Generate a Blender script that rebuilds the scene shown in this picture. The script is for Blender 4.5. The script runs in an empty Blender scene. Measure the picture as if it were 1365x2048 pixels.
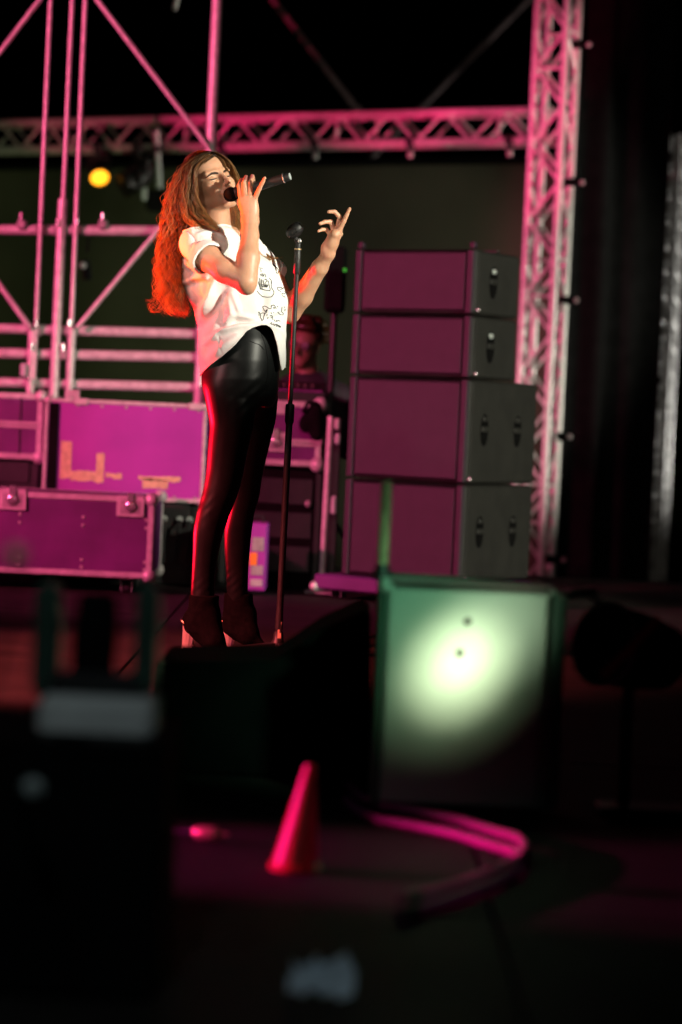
import bpy, math, random
import numpy as np
from mathutils import Vector, Matrix
from mathutils.bvhtree import BVHTree

random.seed(7)
rng = np.random.default_rng(7)
sc = bpy.context.scene
COL = sc.collection
rad = math.radians

# ------------------------------------------------------------------ camera, sky, lights, exposure
CAM_H, LENS = 0.85, 85.0
FPX = LENS / 36.0 * 2048.0
PITCH, ROLL = 2.13, 2.6
MROT = Matrix.Rotation(rad(90 - PITCH), 3, 'X') @ Matrix.Rotation(rad(ROLL), 3, 'Z')
cam_d = bpy.data.cameras.new('camera')
cam = bpy.data.objects.new('camera', cam_d)
COL.objects.link(cam)
cam_d.lens = LENS
cam_d.sensor_fit = 'VERTICAL'
cam_d.sensor_height = 36.0
cam_d.sensor_width = 24.0
cam_d.clip_start, cam_d.clip_end = 0.05, 500
cam_d.dof.use_dof = True
cam_d.dof.focus_distance = 8.45
cam_d.dof.aperture_fstop = 1.6
cam_d.dof.aperture_blades = 9
cam.matrix_world = Matrix.Translation((0, 0, CAM_H)) @ MROT.to_4x4()
sc.camera = cam

world = bpy.data.worlds.new('World')
sc.world = world
world.use_nodes = True
wn = world.node_tree
sky = wn.nodes.new('ShaderNodeTexSky')
sky.sky_type = 'NISHITA'
sky.sun_disc = False
sky.sun_elevation = rad(-4)
sky.sun_rotation = rad(200)
wn.links.new(sky.outputs[0], wn.nodes['Background'].inputs[0])
wn.nodes['Background'].inputs[1].default_value = 0.0015

sc.view_settings.view_transform = 'Standard'
sc.view_settings.look = 'None'
sc.view_settings.exposure = 0
sc.view_settings.gamma = 1
sc.view_settings.use_curve_mapping = False
sc.render.engine = 'CYCLES'
sc.cycles.use_denoising = True
sc.cycles.max_bounces = 6
sc.cycles.sample_clamp_indirect = 4


def spot(name, loc, aim, watts, colour, cone, blend=0.4, size=0.12):
    l = bpy.data.lights.new(name, 'SPOT')
    l.energy, l.color = watts, colour
    l.spot_size, l.spot_blend, l.shadow_soft_size = rad(cone), blend, size
    o = bpy.data.objects.new(name, l)
    COL.objects.link(o)
    o.location = loc
    o.rotation_euler = (Vector(aim) - Vector(loc)).to_track_quat('-Z', 'Y').to_euler()
    return o


# stage lamps out of frame, plus added fills and accents, some behind the cases
spot('key_light', (4.7, 5.0, 2.75), (-0.32, 8.45, 1.70), 3000, (1.0, 0.97, 0.80), 14.5, 0.6, 0.08)
spot('singer_fill_light', (-2.4, 1.0, 4.2), (-0.42, 8.4, 1.50), 450, (1.0, 0.82, 0.68), 9, 0.8, 0.15)  # added fill that whitens the shirt
spot('singer_pink_fill', (-4.6, 5.6, 2.9), (-0.55, 8.45, 1.33), 560, (1.0, 0.52, 0.52), 10, 0.7, 0.12)  # added pinkish fill for the back of the shirt
spot('side_light', (6.6, 4.5, 2.2), (0.80, 11.7, 0.95), 2700, (1.0, 0.97, 0.78), 18, 0.5, 0.12)
spot('truss_side_light', (7.6, 15.1, 1.4), (1.05, 16.5, 2.0), 1500, (1.0, 0.98, 0.82), 34, 0.5, 0.10)
spot('mast_fill_light', (4.6, 18.7, 0.8), (2.6, 19.5, 1.6), 230, (1.0, 0.97, 0.92), 80, 0.6, 0.1)  # added spot, only there to brighten the far mast
spot('pink_light', (-6.0, 6.6, 3.0), (1.77, 12.89, 1.42), 3500, (1.0, 0.10, 0.28), 40, 0.3, 0.15)
spot('rear_red_light', (-3.6, 10.1, 0.25), (-0.5, 8.5, 1.25), 3600, (1.0, 0.004, 0.022), 34, 0.5, 0.04)
spot('hair_red_light', (-4.4, 8.2, 0.55), (-0.645, 8.47, 1.49), 4400, (1.0, 0.10, 0.003), 9.6, 0.6, 0.05)  # added second red so the near side of the hair glows
for tx_, ty_, tw_ in ((-2.3, 19.1, 420), (-1.05, 18.55, 1300), (0.1, 17.95, 1300), (1.05, 17.4, 900)):
    spot('truss_up_light', (tx_, ty_ - 4.3, 0.4), (tx_, ty_, 3.75), tw_, (1.0, 0.02, 0.17), 20, 0.6, 0.06)  # added uplights that turn the truss pink and spare the backdrop
spot('mast_pink_light', (-12.0, 15.2, 2.0), (0.95, 16.4, 2.1), 4300, (1.0, 0.12, 0.30), 16, 0.4, 0.10)  # added spot, pink for the upright truss alone
spot('floor_red_light', (-3.6, 6.2, 2.6), (-0.95, 8.0, -0.1), 3600, (1.0, 0.12, 0.13), 35, 0.7, 0.15)  # added spot that reddens the stage floor
spot('box_light', (1.7, 2.0, 2.3), (0.255, 5.2, 0.33), 1100, (0.84, 1.0, 0.60), 2.5, 1.0, 0.14)
spot('box_core_light', (1.7, 2.0, 2.3), (0.262, 5.2, 0.33), 4400, (0.94, 1.0, 0.66), 2.5, 1.0, 0.07)  # added core that shapes the bright patch on the metal case
spot('box_edge_light', (1.7, 2.0, 2.3), (0.35, 5.2, 0.43), 1500, (0.90, 1.0, 0.70), 2.2, 1.0, 0.10)  # added offset spot, makes that patch less round
spot('case_fill_light', (1.75, 2.0, 2.35), (0.19, 5.2, 0.50), 760, (0.34, 1.0, 0.58), 5.6, 1.0, 0.20)  # added wide green fill around the bright patch
spot('front_wash_light', (0.6, -3.0, 4.6), (0.0, 17.0, 2.3), 520, (1.0, 0.92, 0.78), 26, 0.7, 0.8)  # added weak front fill, mainly for the backdrop
spot('floor_cone_light', (-3.4, 4.95, 0.7), (0.09, 4.62, 0.03), 1000, (1.0, 0.02, 0.36), 16, 0.8, 0.05)  # added magenta spot for the cone and floor cables
spot('backdrop_green_light', (-1.7, 14.3, 0.3), (-1.9, 19.0, 1.25), 210, (0.85, 1.0, 0.50), 46, 0.7, 0.2)  # added behind the flight cases to lift the backdrop
spot('backdrop_warm_light', (0.5, 13.6, 0.3), (0.35, 18.6, 1.35), 250, (1.0, 0.88, 0.76), 46, 0.7, 0.2)  # added behind the loudspeakers to lift the backdrop
spot('near_fill_light', (-0.5, 1.4, 2.2), (-0.2, 3.7, 0.15), 24, (0.78, 0.95, 1.0), 30, 0.8, 0.1)  # added dim fill for the paper and the near lamp base


# ------------------------------------------------------------------ pixel -> world (photo pixels, 1365 x 2048)
def ray(x, y):
    return MROT @ Vector((x - 682.5, -(y - 1024.0), -FPX))


def P(x, y, Y):
    d = ray(x, y)
    return Vector((d.x * Y / d.y, Y, CAM_H + d.z * Y / d.y))


def floor_pt(x, y, z=0.0):
    d = ray(x, y)
    t = (z - CAM_H) / d.z
    return Vector((d.x * t, d.y * t, z))


def px(n, Y):
    return n * Y / FPX


# ------------------------------------------------------------------ materials
def mat(name, base, rough=0.5, metal=0.0, var=0.25, scale=12.0, bump=0.0, bscale=60.0, spec=0.5, sheen=0.0, trans=0.0, sss=0.0, emit=None, estr=0.0, base2=None):
    m = bpy.data.materials.new(name)
    m.use_nodes = True
    nt = m.node_tree
    b = nt.nodes['Principled BSDF']
    b.inputs['Roughness'].default_value = rough
    b.inputs['Metallic'].default_value = metal
    b.inputs['Specular IOR Level'].default_value = spec
    b.inputs['Sheen Weight'].default_value = sheen
    b.inputs['Transmission Weight'].default_value = trans
    if sss:
        b.inputs['Subsurface Weight'].default_value = sss
        b.inputs['Subsurface Radius'].default_value = (0.012, 0.005, 0.003)
        b.inputs['Subsurface Scale'].default_value = 1.0
    tc = nt.nodes.new('ShaderNodeTexCoord')
    n = nt.nodes.new('ShaderNodeTexNoise')
    n.inputs['Scale'].default_value = scale
    n.inputs['Detail'].default_value = 5
    nt.links.new(tc.outputs['Object'], n.inputs['Vector'])
    r = nt.nodes.new('ShaderNodeValToRGB')
    c2 = base2 if base2 else tuple(min(1, c * (1 + var)) for c in base)
    c1 = tuple(c * (1 - var) for c in base) if not base2 else base
    r.color_ramp.elements[0].position = 0.35
    r.color_ramp.elements[1].position = 0.68
    r.color_ramp.elements[0].color = (*c1, 1)
    r.color_ramp.elements[1].color = (*c2, 1)
    nt.links.new(n.outputs['Fac'], r.inputs['Fac'])
    nt.links.new(r.outputs['Color'], b.inputs['Base Color'])
    if bump:
        n2 = nt.nodes.new('ShaderNodeTexNoise')
        n2.inputs['Scale'].default_value = bscale
        n2.inputs['Detail'].default_value = 4
        nt.links.new(tc.outputs['Object'], n2.inputs['Vector'])
        bp = nt.nodes.new('ShaderNodeBump')
        bp.inputs['Strength'].default_value = bump
        bp.inputs['Distance'].default_value = 0.01
        nt.links.new(n2.outputs['Fac'], bp.inputs['Height'])
        nt.links.new(bp.outputs['Normal'], b.inputs['Normal'])
    if emit:
        b.inputs['Emission Color'].default_value = (*emit, 1)
        b.inputs['Emission Strength'].default_value = estr
    return m


M = {}
M['alu'] = mat('scuffed_aluminium', (0.55, 0.54, 0.52), 0.42, 0.25, 0.15, 25, 0.05, 90)
M['alu_dull'] = mat('dull_aluminium', (0.34, 0.33, 0.32), 0.5, 0.2, 0.2, 20, 0.05, 90)
M['dark_tube'] = mat('dark_steel_tube', (0.15, 0.11, 0.11), 0.6, 0.2, 0.3, 20)
M['panel'] = mat('purple_laminate', (0.30, 0.03, 0.33), 0.5, 0, 0.18, 5, 0.1, 260, base2=(0.36, 0.034, 0.38))
M['panel_dark'] = mat('dark_purple_laminate', (0.12, 0.016, 0.14), 0.55, 0, 0.2, 5, 0.1, 260)
M['black'] = mat('black_plastic', (0.012, 0.012, 0.012), 0.5, 0, 0.3, 20, 0.1, 120)
M['matte_black'] = mat('matte_black_cloth', (0.004, 0.004, 0.004), 0.95, 0, 0.3, 10, 0.1, 60, spec=0.1)
M['rubber'] = mat('black_rubber', (0.015, 0.015, 0.015), 0.8, 0, 0.3, 20)
M['grille'] = mat('violet_tinted_grille', (0.028, 0.013, 0.027), 0.6, 0.1, 0.1, 14, 0.25, 500)  # black mesh with the violet of the stage light mixed into its base
M['cabinet'] = mat('textured_black_cabinet', (0.020, 0.020, 0.017), 0.62, 0, 0.2, 9, 0.2, 300)
M['tape'] = mat('paper_tape', (0.55, 0.42, 0.24), 0.8, 0, 0.2, 30)
M['chrome'] = mat('bright_steel', (0.7, 0.7, 0.7), 0.25, 0.8, 0.08, 20)
M['white_plastic'] = mat('white_plastic', (0.75, 0.75, 0.72), 0.5, 0, 0.05, 20)
M['floor'] = mat('worn_black_stage_deck', (0.020, 0.017, 0.015), 0.75, 0, 0.35, 3.0, 0.15, 60, spec=0.15)
M['ground'] = mat('dark_ground', (0.03, 0.028, 0.025), 0.9, 0, 0.3, 0.5)
M['drop'] = mat('dark_green_backdrop_cloth', (0.060, 0.064, 0.042), 0.9, 0, 0.25, 0.7, 0.1, 30, spec=0.1)
M['skin'] = mat('skin', (0.58, 0.31, 0.195), 0.46, 0, 0.07, 14, 0.06, 160, sss=0.25)
M['skin_shaded'] = mat('shaded_skin', (0.16, 0.08, 0.055), 0.55, 0, 0.08, 14)  # skin colour darkened so the face looks shaded
M['lips'] = mat('lips', (0.40, 0.14, 0.12), 0.4, 0, 0.1, 30)
M['brow'] = mat('brow_hair', (0.035, 0.018, 0.01), 0.7)
M['shirt'] = mat('white_cotton', (0.74, 0.74, 0.71), 0.85, 0, 0.03, 30, 0.12, 380, spec=0.2)
M['print'] = mat('black_print_ink', (0.010, 0.010, 0.012), 0.8)
M['leggings'] = mat('black_satin_leggings', (0.005, 0.006, 0.006), 0.38, 0, 0.2, 30, 0.03, 300, spec=0.22)
M['suede'] = mat('black_suede', (0.004, 0.0035, 0.0035), 0.95, 0, 0.3, 60, 0.2, 300, spec=0.03)
M['acrylic'] = mat('clear_acrylic', (0.90, 0.86, 0.76), 0.15, 0, 0.02, 10, trans=0.7)
M['jacket'] = mat('dark_jacket', (0.014, 0.012, 0.018), 0.8, 0, 0.3, 20)
M['greybox'] = mat('grey_green_metal_case', (0.34, 0.40, 0.35), 0.55, 0.1, 0.08, 6, 0.05, 120)
M['edge_green'] = mat('dark_green_trim', (0.05, 0.10, 0.075), 0.4, 0.1, 0.2, 10)
M['red_plastic'] = mat('red_plastic', (0.60, 0.02, 0.02), 0.45, 0, 0.1, 10)
M['pink_cable'] = mat('magenta_cable_jacket', (0.42, 0.05, 0.24), 0.45, 0, 0.1, 10)
M['paper'] = mat('bluish_white_paper', (0.62, 0.72, 0.80), 0.8, 0, 0.1, 10)
M['brass'] = mat('brass', (0.6, 0.42, 0.22), 0.35, 0.6, 0.1, 10)
M['label_orange'] = mat('orange_label', (0.85, 0.25, 0.02), 0.6, 0, 0.05, 10)
M['bark'] = mat('bark', (0.08, 0.055, 0.04), 0.9, 0, 0.3, 8)
M['leaf'] = mat('leaf', (0.05, 0.09, 0.02), 0.6, 0, 0.5, 3)
M['amber'] = mat('amber_lens', (0.9, 0.5, 0.1), 0.3, emit=(1.0, 0.36, 0.012), estr=3.2)
M['green_led'] = mat('green_led', (0.05, 0.5, 0.05), 0.4, emit=(0.05, 0.8, 0.05), estr=0.35)
M['duct'] = mat('pale_painted_steel', (0.45, 0.50, 0.48), 0.5, 0.1, 0.1, 10)


def hair_material():
    m = bpy.data.materials.new('long_wavy_hair')
    m.use_nodes = True
    nt = m.node_tree
    b = nt.nodes['Principled BSDF']
    b.inputs['Roughness'].default_value = 0.36
    b.inputs['Specular IOR Level'].default_value = 0.6
    a = nt.nodes.new('ShaderNodeAttribute')
    a.attribute_name = 'along'
    r = nt.nodes.new('ShaderNodeValToRGB')
    r.color_ramp.elements[0].color = (0.014, 0.007, 0.004, 1)
    r.color_ramp.elements[1].color = (0.74, 0.40, 0.13, 1)
    e = r.color_ramp.elements.new(0.45)
    e.color = (0.36, 0.16, 0.055, 1)
    nt.links.new(a.outputs['Fac'], r.inputs['Fac'])
    nt.links.new(r.outputs['Color'], b.inputs['Base Color'])
    tr = nt.nodes.new('ShaderNodeBsdfTranslucent')
    nt.links.new(r.outputs['Color'], tr.inputs['Color'])
    mx = nt.nodes.new('ShaderNodeMixShader')
    mx.inputs[0].default_value = 0.5
    nt.links.new(b.outputs[0], mx.inputs[1])
    nt.links.new(tr.outputs[0], mx.inputs[2])
    nt.links.new(mx.outputs[0], nt.nodes['Material Output'].inputs['Surface'])
    return m


M['hair'] = hair_material()


# ------------------------------------------------------------------ mesh helpers
class MB:
    def __init__(self):
        self.v, self.f = [], []

    def add(self, vs, fs):
        n = len(self.v)
        self.v += [tuple(p) for p in vs]
        self.f += [tuple(i + n for i in f) for f in fs]
        return self

    def box(self, c, s, rot=None, bev=0.0):
        c = Vector(c)
        hx, hy, hz = s[0] / 2, s[1] / 2, s[2] / 2
        b = min(bev, hx * .9, hy * .9, hz * .9)
        if b <= 0:
            vs = [Vector((x, y, z)) for x in (-hx, hx) for y in (-hy, hy) for z in (-hz, hz)]
            fs = [(0, 1, 3, 2), (4, 6, 7, 5), (0, 4, 5, 1), (2, 3, 7, 6), (0, 2, 6, 4), (1, 5, 7, 3)]
        else:
            vs, idx = [], {}
            for sx in (-1, 1):
                for sy in (-1, 1):
                    for sz in (-1, 1):
                        for ax in range(3):
                            p = [sx * (hx - b), sy * (hy - b), sz * (hz - b)]
                            p[ax] = (sx * hx, sy * hy, sz * hz)[ax]
                            idx[(sx, sy, sz, ax)] = len(vs)
                            vs.append(Vector(p))
            fs = []
            for ax in range(3):
                o1, o2 = [i for i in range(3) if i != ax]
                for s_ in (-1, 1):
                    q = []
                    for a_, b_ in ((-1, -1), (1, -1), (1, 1), (-1, 1)):
                        k = [0, 0, 0]
                        k[ax], k[o1], k[o2] = s_, a_, b_
                        q.append(idx[(*k, ax)])
                    fs.append(tuple(q) if (s_ > 0) == (ax != 1) else tuple(q[::-1]))
            for ax in range(3):
                o1, o2 = [i for i in range(3) if i != ax]
                for a_ in (-1, 1):
                    for b_ in (-1, 1):
                        k0, k1 = [0, 0, 0], [0, 0, 0]
                        k0[ax], k1[ax] = -1, 1
                        k0[o1] = k1[o1] = a_
                        k0[o2] = k1[o2] = b_
                        fs.append((idx[(*k0, o1)], idx[(*k1, o1)], idx[(*k1, o2)], idx[(*k0, o2)]))
            for k in [(x, y, z) for x in (-1, 1) for y in (-1, 1) for z in (-1, 1)]:
                fs.append((idx[(*k, 0)], idx[(*k, 1)], idx[(*k, 2)]))
        if rot is not None:
            vs = [rot @ p for p in vs]
        return self.add([p + c for p in vs], fs)

    def tube(self, pts, r, n=10, cap=True):
        pts = [Vector(p) for p in pts]
        rs = list(r) if isinstance(r, (list, tuple)) else [r] * len(pts)
        vs, fs = [], []
        t0 = (pts[1] - pts[0]).normalized()
        u = t0.orthogonal().normalized()
        for i, p in enumerate(pts):
            a, b = pts[max(i - 1, 0)], pts[min(i + 1, len(pts) - 1)]
            t = (b - a).normalized()
            u = (u - t * u.dot(t)).normalized()
            w = t.cross(u)
            for k in range(n):
                an = 2 * math.pi * k / n
                vs.append(p + (u * math.cos(an) + w * math.sin(an)) * rs[i])
        for i in range(len(pts) - 1):
            for k in range(n):
                k2 = (k + 1) % n
                fs.append((i * n + k, i * n + k2, (i + 1) * n + k2, (i + 1) * n + k))
        if cap:
            fs.append(tuple(range(n))[::-1])
            fs.append(tuple((len(pts) - 1) * n + k for k in range(n)))
        return self.add(vs, fs)

    def lathe(self, p0, axis, prof, n=20):
        axis = Vector(axis).normalized()
        u = axis.orthogonal().normalized()
        w = axis.cross(u)
        vs, fs = [], []
        for (h, r) in prof:
            for k in range(n):
                an = 2 * math.pi * k / n
                vs.append(Vector(p0) + axis * h + (u * math.cos(an) + w * math.sin(an)) * max(r, 1e-5))
        for i in range(len(prof) - 1):
            for k in range(n):
                k2 = (k + 1) % n
                fs.append((i * n + k, i * n + k2, (i + 1) * n + k2, (i + 1) * n + k))
        fs.append(tuple(range(n))[::-1])
        fs.append(tuple((len(prof) - 1) * n + k for k in range(n)))
        return self.add(vs, fs)

    def ball(self, c, r, n=10, sq=(1, 1, 1)):
        prof = [(-math.cos(math.pi * i / n), math.sin(math.pi * i / n)) for i in range(n + 1)]
        m = MB().lathe((0, 0, 0), (0, 0, 1), prof, n * 2)
        return self.add([Vector((v[0] * r * sq[0], v[1] * r * sq[1], v[2] * r * sq[2])) + Vector(c) for v in m.v], m.f)

    def prism(self, poly, depth, fr):
        """poly: 2D outline (a, b); fr maps (a, c, b) -> point; extruded over c in depth=(c0, c1)"""
        n = len(poly)
        vs = [fr(a, depth[0], b) for a, b in poly] + [fr(a, depth[1], b) for a, b in poly]
        fs = [tuple(range(n)), tuple(range(2 * n - 1, n - 1, -1))]
        fs += [(k, n + k, n + (k + 1) % n, (k + 1) % n) for k in range(n)]
        return self.add(vs, fs)


def np_mesh(name, v, f):
    me = bpy.data.meshes.new(name)
    v = np.asarray(v, dtype=np.float32)
    f = np.asarray(f, dtype=np.int32)
    me.vertices.add(len(v))
    me.vertices.foreach_set('co', v.ravel())
    k = f.shape[1]
    me.loops.add(f.size)
    me.loops.foreach_set('vertex_index', f.ravel())
    me.polygons.add(len(f))
    me.polygons.foreach_set('loop_start', np.arange(0, f.size, k, dtype=np.int32))
    me.update(calc_edges=True)
    me.validate()
    return me


def link(name, me, m, parent=None, smooth=False, world=False):
    if m is not None:
        me.materials.append(m)
    if smooth:
        me.polygons.foreach_set('use_smooth', np.ones(len(me.polygons), dtype=bool))
    o = bpy.data.objects.new(name, me)
    COL.objects.link(o)
    if parent is not None:
        o.parent = parent
        if world:
            o.matrix_parent_inverse = Matrix.Translation(-ROOTLOC[parent.name]) if parent.name in ROOTLOC else Matrix.Identity(4)
    return o


ROOTLOC = {}


def obj(name, mb, m, parent=None, smooth=False, world=False):
    me = bpy.data.meshes.new(name)
    me.from_pydata([tuple(v) for v in mb.v], [], mb.f)
    me.validate()
    import bmesh
    bm = bmesh.new()
    bm.from_mesh(me)
    bmesh.ops.recalc_face_normals(bm, faces=bm.faces)
    bm.to_mesh(me)
    bm.free()
    if smooth:
        me.polygons.foreach_set('use_smooth', np.ones(len(me.polygons), dtype=bool))
        try:
            me.set_sharp_from_angle(angle=rad(40))
        except Exception:
            pass
    return link(name, me, m, parent, False, world)


def tag(o, label=None, cat=None, group=None, kind=None):
    if label:
        o['label'] = label
    if cat:
        o['category'] = cat
    if group:
        o['group'] = group
    if kind:
        o['kind'] = kind
    return o


def thing(name, label, cat, loc=(0, 0, 0), rz=0.0, group=None):
    o = bpy.data.objects.new(name, None)
    COL.objects.link(o)
    o.location = loc
    o.rotation_euler = (0, 0, rz)
    o.empty_display_size = 0.1
    ROOTLOC[o.name] = Vector(loc)
    return tag(o, label, cat, group)


def mirror_copy(src, parent, loc=None):
    c = src.copy()
    COL.objects.link(c)
    c.parent = parent
    if loc is not None:
        c.location = loc
    return c


# ------------------------------------------------------------------ SDF modelling (smooth unions on a grid, then surface nets)
class SDF:
    def __init__(self, lo, hi, h):
        self.h = h
        self.lo = np.array(lo, dtype=np.float32)
        self.n = tuple(int(math.ceil((hi[i] - lo[i]) / h)) + 1 for i in range(3))
        self.F = np.full(self.n, 0.05, dtype=np.float32)

    def _sub(self, lo, hi):
        a = [max(0, int((lo[i] - self.lo[i]) / self.h) - 1) for i in range(3)]
        b = [min(self.n[i], int((hi[i] - self.lo[i]) / self.h) + 2) for i in range(3)]
        if any(b[i] <= a[i] for i in range(3)):
            return None
        sl = tuple(slice(a[i], b[i]) for i in range(3))
        g = [self.lo[i] + self.h * np.arange(a[i], b[i], dtype=np.float32) for i in range(3)]
        return sl, g[0][:, None, None], g[1][None, :, None], g[2][None, None, :]

    def _mix(self, sl, d, k, cut=False):
        A = self.F[sl]
        if cut:
            A, d = -A, d
            h = np.clip(.5 + .5 * (d - A) / k, 0, 1)
            self.F[sl] = -(d + (A - d) * h - k * h * (1 - h))
            return
        h = np.clip(.5 + .5 * (d - A) / k, 0, 1)
        self.F[sl] = d + (A - d) * h - k * h * (1 - h)

    def cone(self, p0, p1, r0, r1, k=0.01, flat=None, cut=False):
        p0, p1 = np.array(p0, dtype=np.float32), np.array(p1, dtype=np.float32)
        R = max(r0, r1) * (max(1, flat[1]) if flat else 1) + k * 1.5 + 0.01
        s = self._sub(np.minimum(p0, p1) - R, np.maximum(p0, p1) + R)
        if s is None:
            return
        sl, X, Y, Z = s
        ax = p1 - p0
        L2 = float(ax @ ax)
        dx, dy, dz = X - p0[0], Y - p0[1], Z - p0[2]
        t = np.clip((dx * ax[0] + dy * ax[1] + dz * ax[2]) / L2, 0, 1) if L2 > 1e-12 else np.zeros((1, 1, 1), np.float32)
        ex, ey, ez = dx - t * ax[0], dy - t * ax[1], dz - t * ax[2]
        if flat:  # (direction, factor): stretched along direction
            n = np.array(flat[0], dtype=np.float32)
            n /= np.linalg.norm(n)
            q = (ex * n[0] + ey * n[1] + ez * n[2]) * (1 / flat[1] - 1)
            ex, ey, ez = ex + q * n[0], ey + q * n[1], ez + q * n[2]
        d = np.sqrt(ex * ex + ey * ey + ez * ez) - (r0 + t * (r1 - r0))
        self._mix(sl, d, k, cut)

    def ell(self, c, r, axes=None, k=0.01, cut=False):
        c = np.array(c, dtype=np.float32)
        R = max(r) + k * 1.5 + 0.01
        s = self._sub(c - R, c + R)
        if s is None:
            return
        sl, X, Y, Z = s
        A = np.eye(3, dtype=np.float32) if axes is None else np.array([tuple(a) for a in axes], dtype=np.float32)
        dx, dy, dz = X - c[0], Y - c[1], Z - c[2]
        k0 = k1 = 0
        for i in range(3):
            q = dx * A[i, 0] + dy * A[i, 1] + dz * A[i, 2]
            k0 = k0 + (q / r[i]) ** 2
            k1 = k1 + (q / (r[i] * r[i])) ** 2
        k0, k1 = np.sqrt(k0), np.sqrt(k1) + 1e-9
        self._mix(sl, (k0 * (k0 - 1) / k1).astype(np.float32), k, cut)

    def loft(self, rows, k=0.01, grow=0.0, zpad=0.0, power=2.0):
        """rows: (z, cx, cy, a, b) sorted by z"""
        rows = sorted(rows)
        zs = np.array([r[0] for r in rows], dtype=np.float32)
        A = np.array([r[1:] for r in rows], dtype=np.float32)
        m = float(max(A[:, 2].max(), A[:, 3].max())) + grow + k * 1.5 + .01
        s = self._sub((A[:, 0].min() - m, A[:, 1].min() - m, zs[0] - .03), (A[:, 0].max() + m, A[:, 1].max() + m, zs[-1] + .03))
        if s is None:
            return
        sl, X, Y, Z = s
        z = Z.ravel()
        zc = np.clip(z, zs[0], zs[-1])
        # smooth (Catmull) interpolation through a resampled, softened table
        zz = np.linspace(zs[0], zs[-1], 160)
        tab = np.stack([np.interp(zz, zs, A[:, i]) for i in range(4)], 1)
        ker = np.hanning(13)
        ker /= ker.sum()
        for i in range(4):
            tab[:, i] = np.convolve(np.pad(tab[:, i], 6, mode='reflect', reflect_type='odd'), ker, 'valid')
        cx, cy, a, b = [np.interp(zc, zz, tab[:, i]).astype(np.float32)[None, None, :] for i in range(4)]
        a, b = a + grow, b + grow
        q = (np.abs((X - cx) / a) ** power + np.abs((Y - cy) / b) ** power) ** (1 / power)
        d = (q - 1) * np.minimum(a, b)
        d = np.maximum(d, np.maximum(Z - zs[-1] - zpad, zs[0] - zpad - Z))
        self._mix(sl, d.astype(np.float32), k)

    def mesh(self):
        F, n = self.F, self.n
        S = F < 0
        c = [S[dx:n[0] - 1 + dx, dy:n[1] - 1 + dy, dz:n[2] - 1 + dz] for dx in (0, 1) for dy in (0, 1) for dz in (0, 1)]
        anyc, allc = c[0].copy(), c[0].copy()
        for q in c[1:]:
            anyc |= q
            allc &= q
        idx = np.argwhere(anyc & ~allc)
        ids = np.full(tuple(m - 1 for m in n), -1, dtype=np.int32)
        ids[idx[:, 0], idx[:, 1], idx[:, 2]] = np.arange(len(idx))
        offs = [(dx, dy, dz) for dx in (0, 1) for dy in (0, 1) for dz in (0, 1)]
        vals = [F[idx[:, 0] + o[0], idx[:, 1] + o[1], idx[:, 2] + o[2]] for o in offs]
        acc = np.zeros((len(idx), 3), dtype=np.float32)
        cnt = np.zeros(len(idx), dtype=np.float32)
        for i, o in enumerate(offs):
            for ax in range(3):
                if o[ax] == 0:
                    o2 = list(o)
                    o2[ax] = 1
                    j = offs.index(tuple(o2))
                    v0, v1 = vals[i], vals[j]
                    m = (v0 < 0) != (v1 < 0)
                    t = np.where(m, v0 / np.where(m, v0 - v1, 1), 0)
                    for d in range(3):
                        acc[:, d] += np.where(m, o[d] + (t if d == ax else 0), 0)
                    cnt += m
        verts = self.lo + self.h * (idx + acc / cnt[:, None])
        faces = []
        for ax in range(3):
            o1, o2 = [(1, 2), (2, 0), (0, 1)][ax]
            sl0, sl1 = [slice(None)] * 3, [slice(None)] * 3
            sl0[ax], sl1[ax] = slice(0, n[ax] - 1), slice(1, n[ax])
            a, b = S[tuple(sl0)], S[tuple(sl1)]
            e = np.argwhere(a != b)
            e = e[(e[:, o1] > 0) & (e[:, o2] > 0) & (e[:, o1] < n[o1] - 1) & (e[:, o2] < n[o2] - 1)]
            ins = a[e[:, 0], e[:, 1], e[:, 2]]
            q = []
            for da, db in ((-1, -1), (0, -1), (0, 0), (-1, 0)):
                g = e.copy()
                g[:, o1] += da
                g[:, o2] += db
                q.append(ids[g[:, 0], g[:, 1], g[:, 2]])
            q = np.stack(q, 1)
            q[~ins] = q[~ins][:, ::-1]
            faces.append(q)
        return verts, np.concatenate(faces)


def relax(v, f, it=1, lam=0.5):
    e = np.concatenate([f[:, [0, 1]], f[:, [1, 2]], f[:, [2, 3]], f[:, [3, 0]]])
    for _ in range(it):
        s = np.zeros_like(v)
        c = np.zeros(len(v))
        np.add.at(s, e[:, 0], v[e[:, 1]])
        np.add.at(c, e[:, 0], 1)
        np.add.at(s, e[:, 1], v[e[:, 0]])
        np.add.at(c, e[:, 1], 1)
        v = v + lam * (s / np.maximum(c, 1)[:, None] - v)
    return v


def vnormals(v, f):
    n = np.cross(v[f[:, 2]] - v[f[:, 0]], v[f[:, 3]] - v[f[:, 1]])
    out = np.zeros_like(v)
    for i in range(4):
        np.add.at(out, f[:, i], n)
    return out / (np.linalg.norm(out, axis=1, keepdims=True) + 1e-12)


def to_px(v):
    """world points -> photo pixels (used to put folds and prints where the cloth has them)"""
    q = (np.asarray(v, dtype=np.float64) - np.array([0, 0, CAM_H])) @ np.array(MROT)
    return np.stack([682.5 - FPX * q[:, 0] / q[:, 2], 1024.0 + FPX * q[:, 1] / q[:, 2]], 1)


def keep_faces(v, f, keepv):
    m = keepv[f].all(axis=1)
    f = f[m]
    used = np.unique(f)
    mp = np.full(len(v), -1, dtype=np.int64)
    mp[used] = np.arange(len(used))
    return v[used], mp[f]


# ------------------------------------------------------------------ ground, stage floor
g = MB().box((0, 30, -1.35), (160, 160, 0.1))
tag(obj('ground', g, M['ground']), kind='structure')

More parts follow.
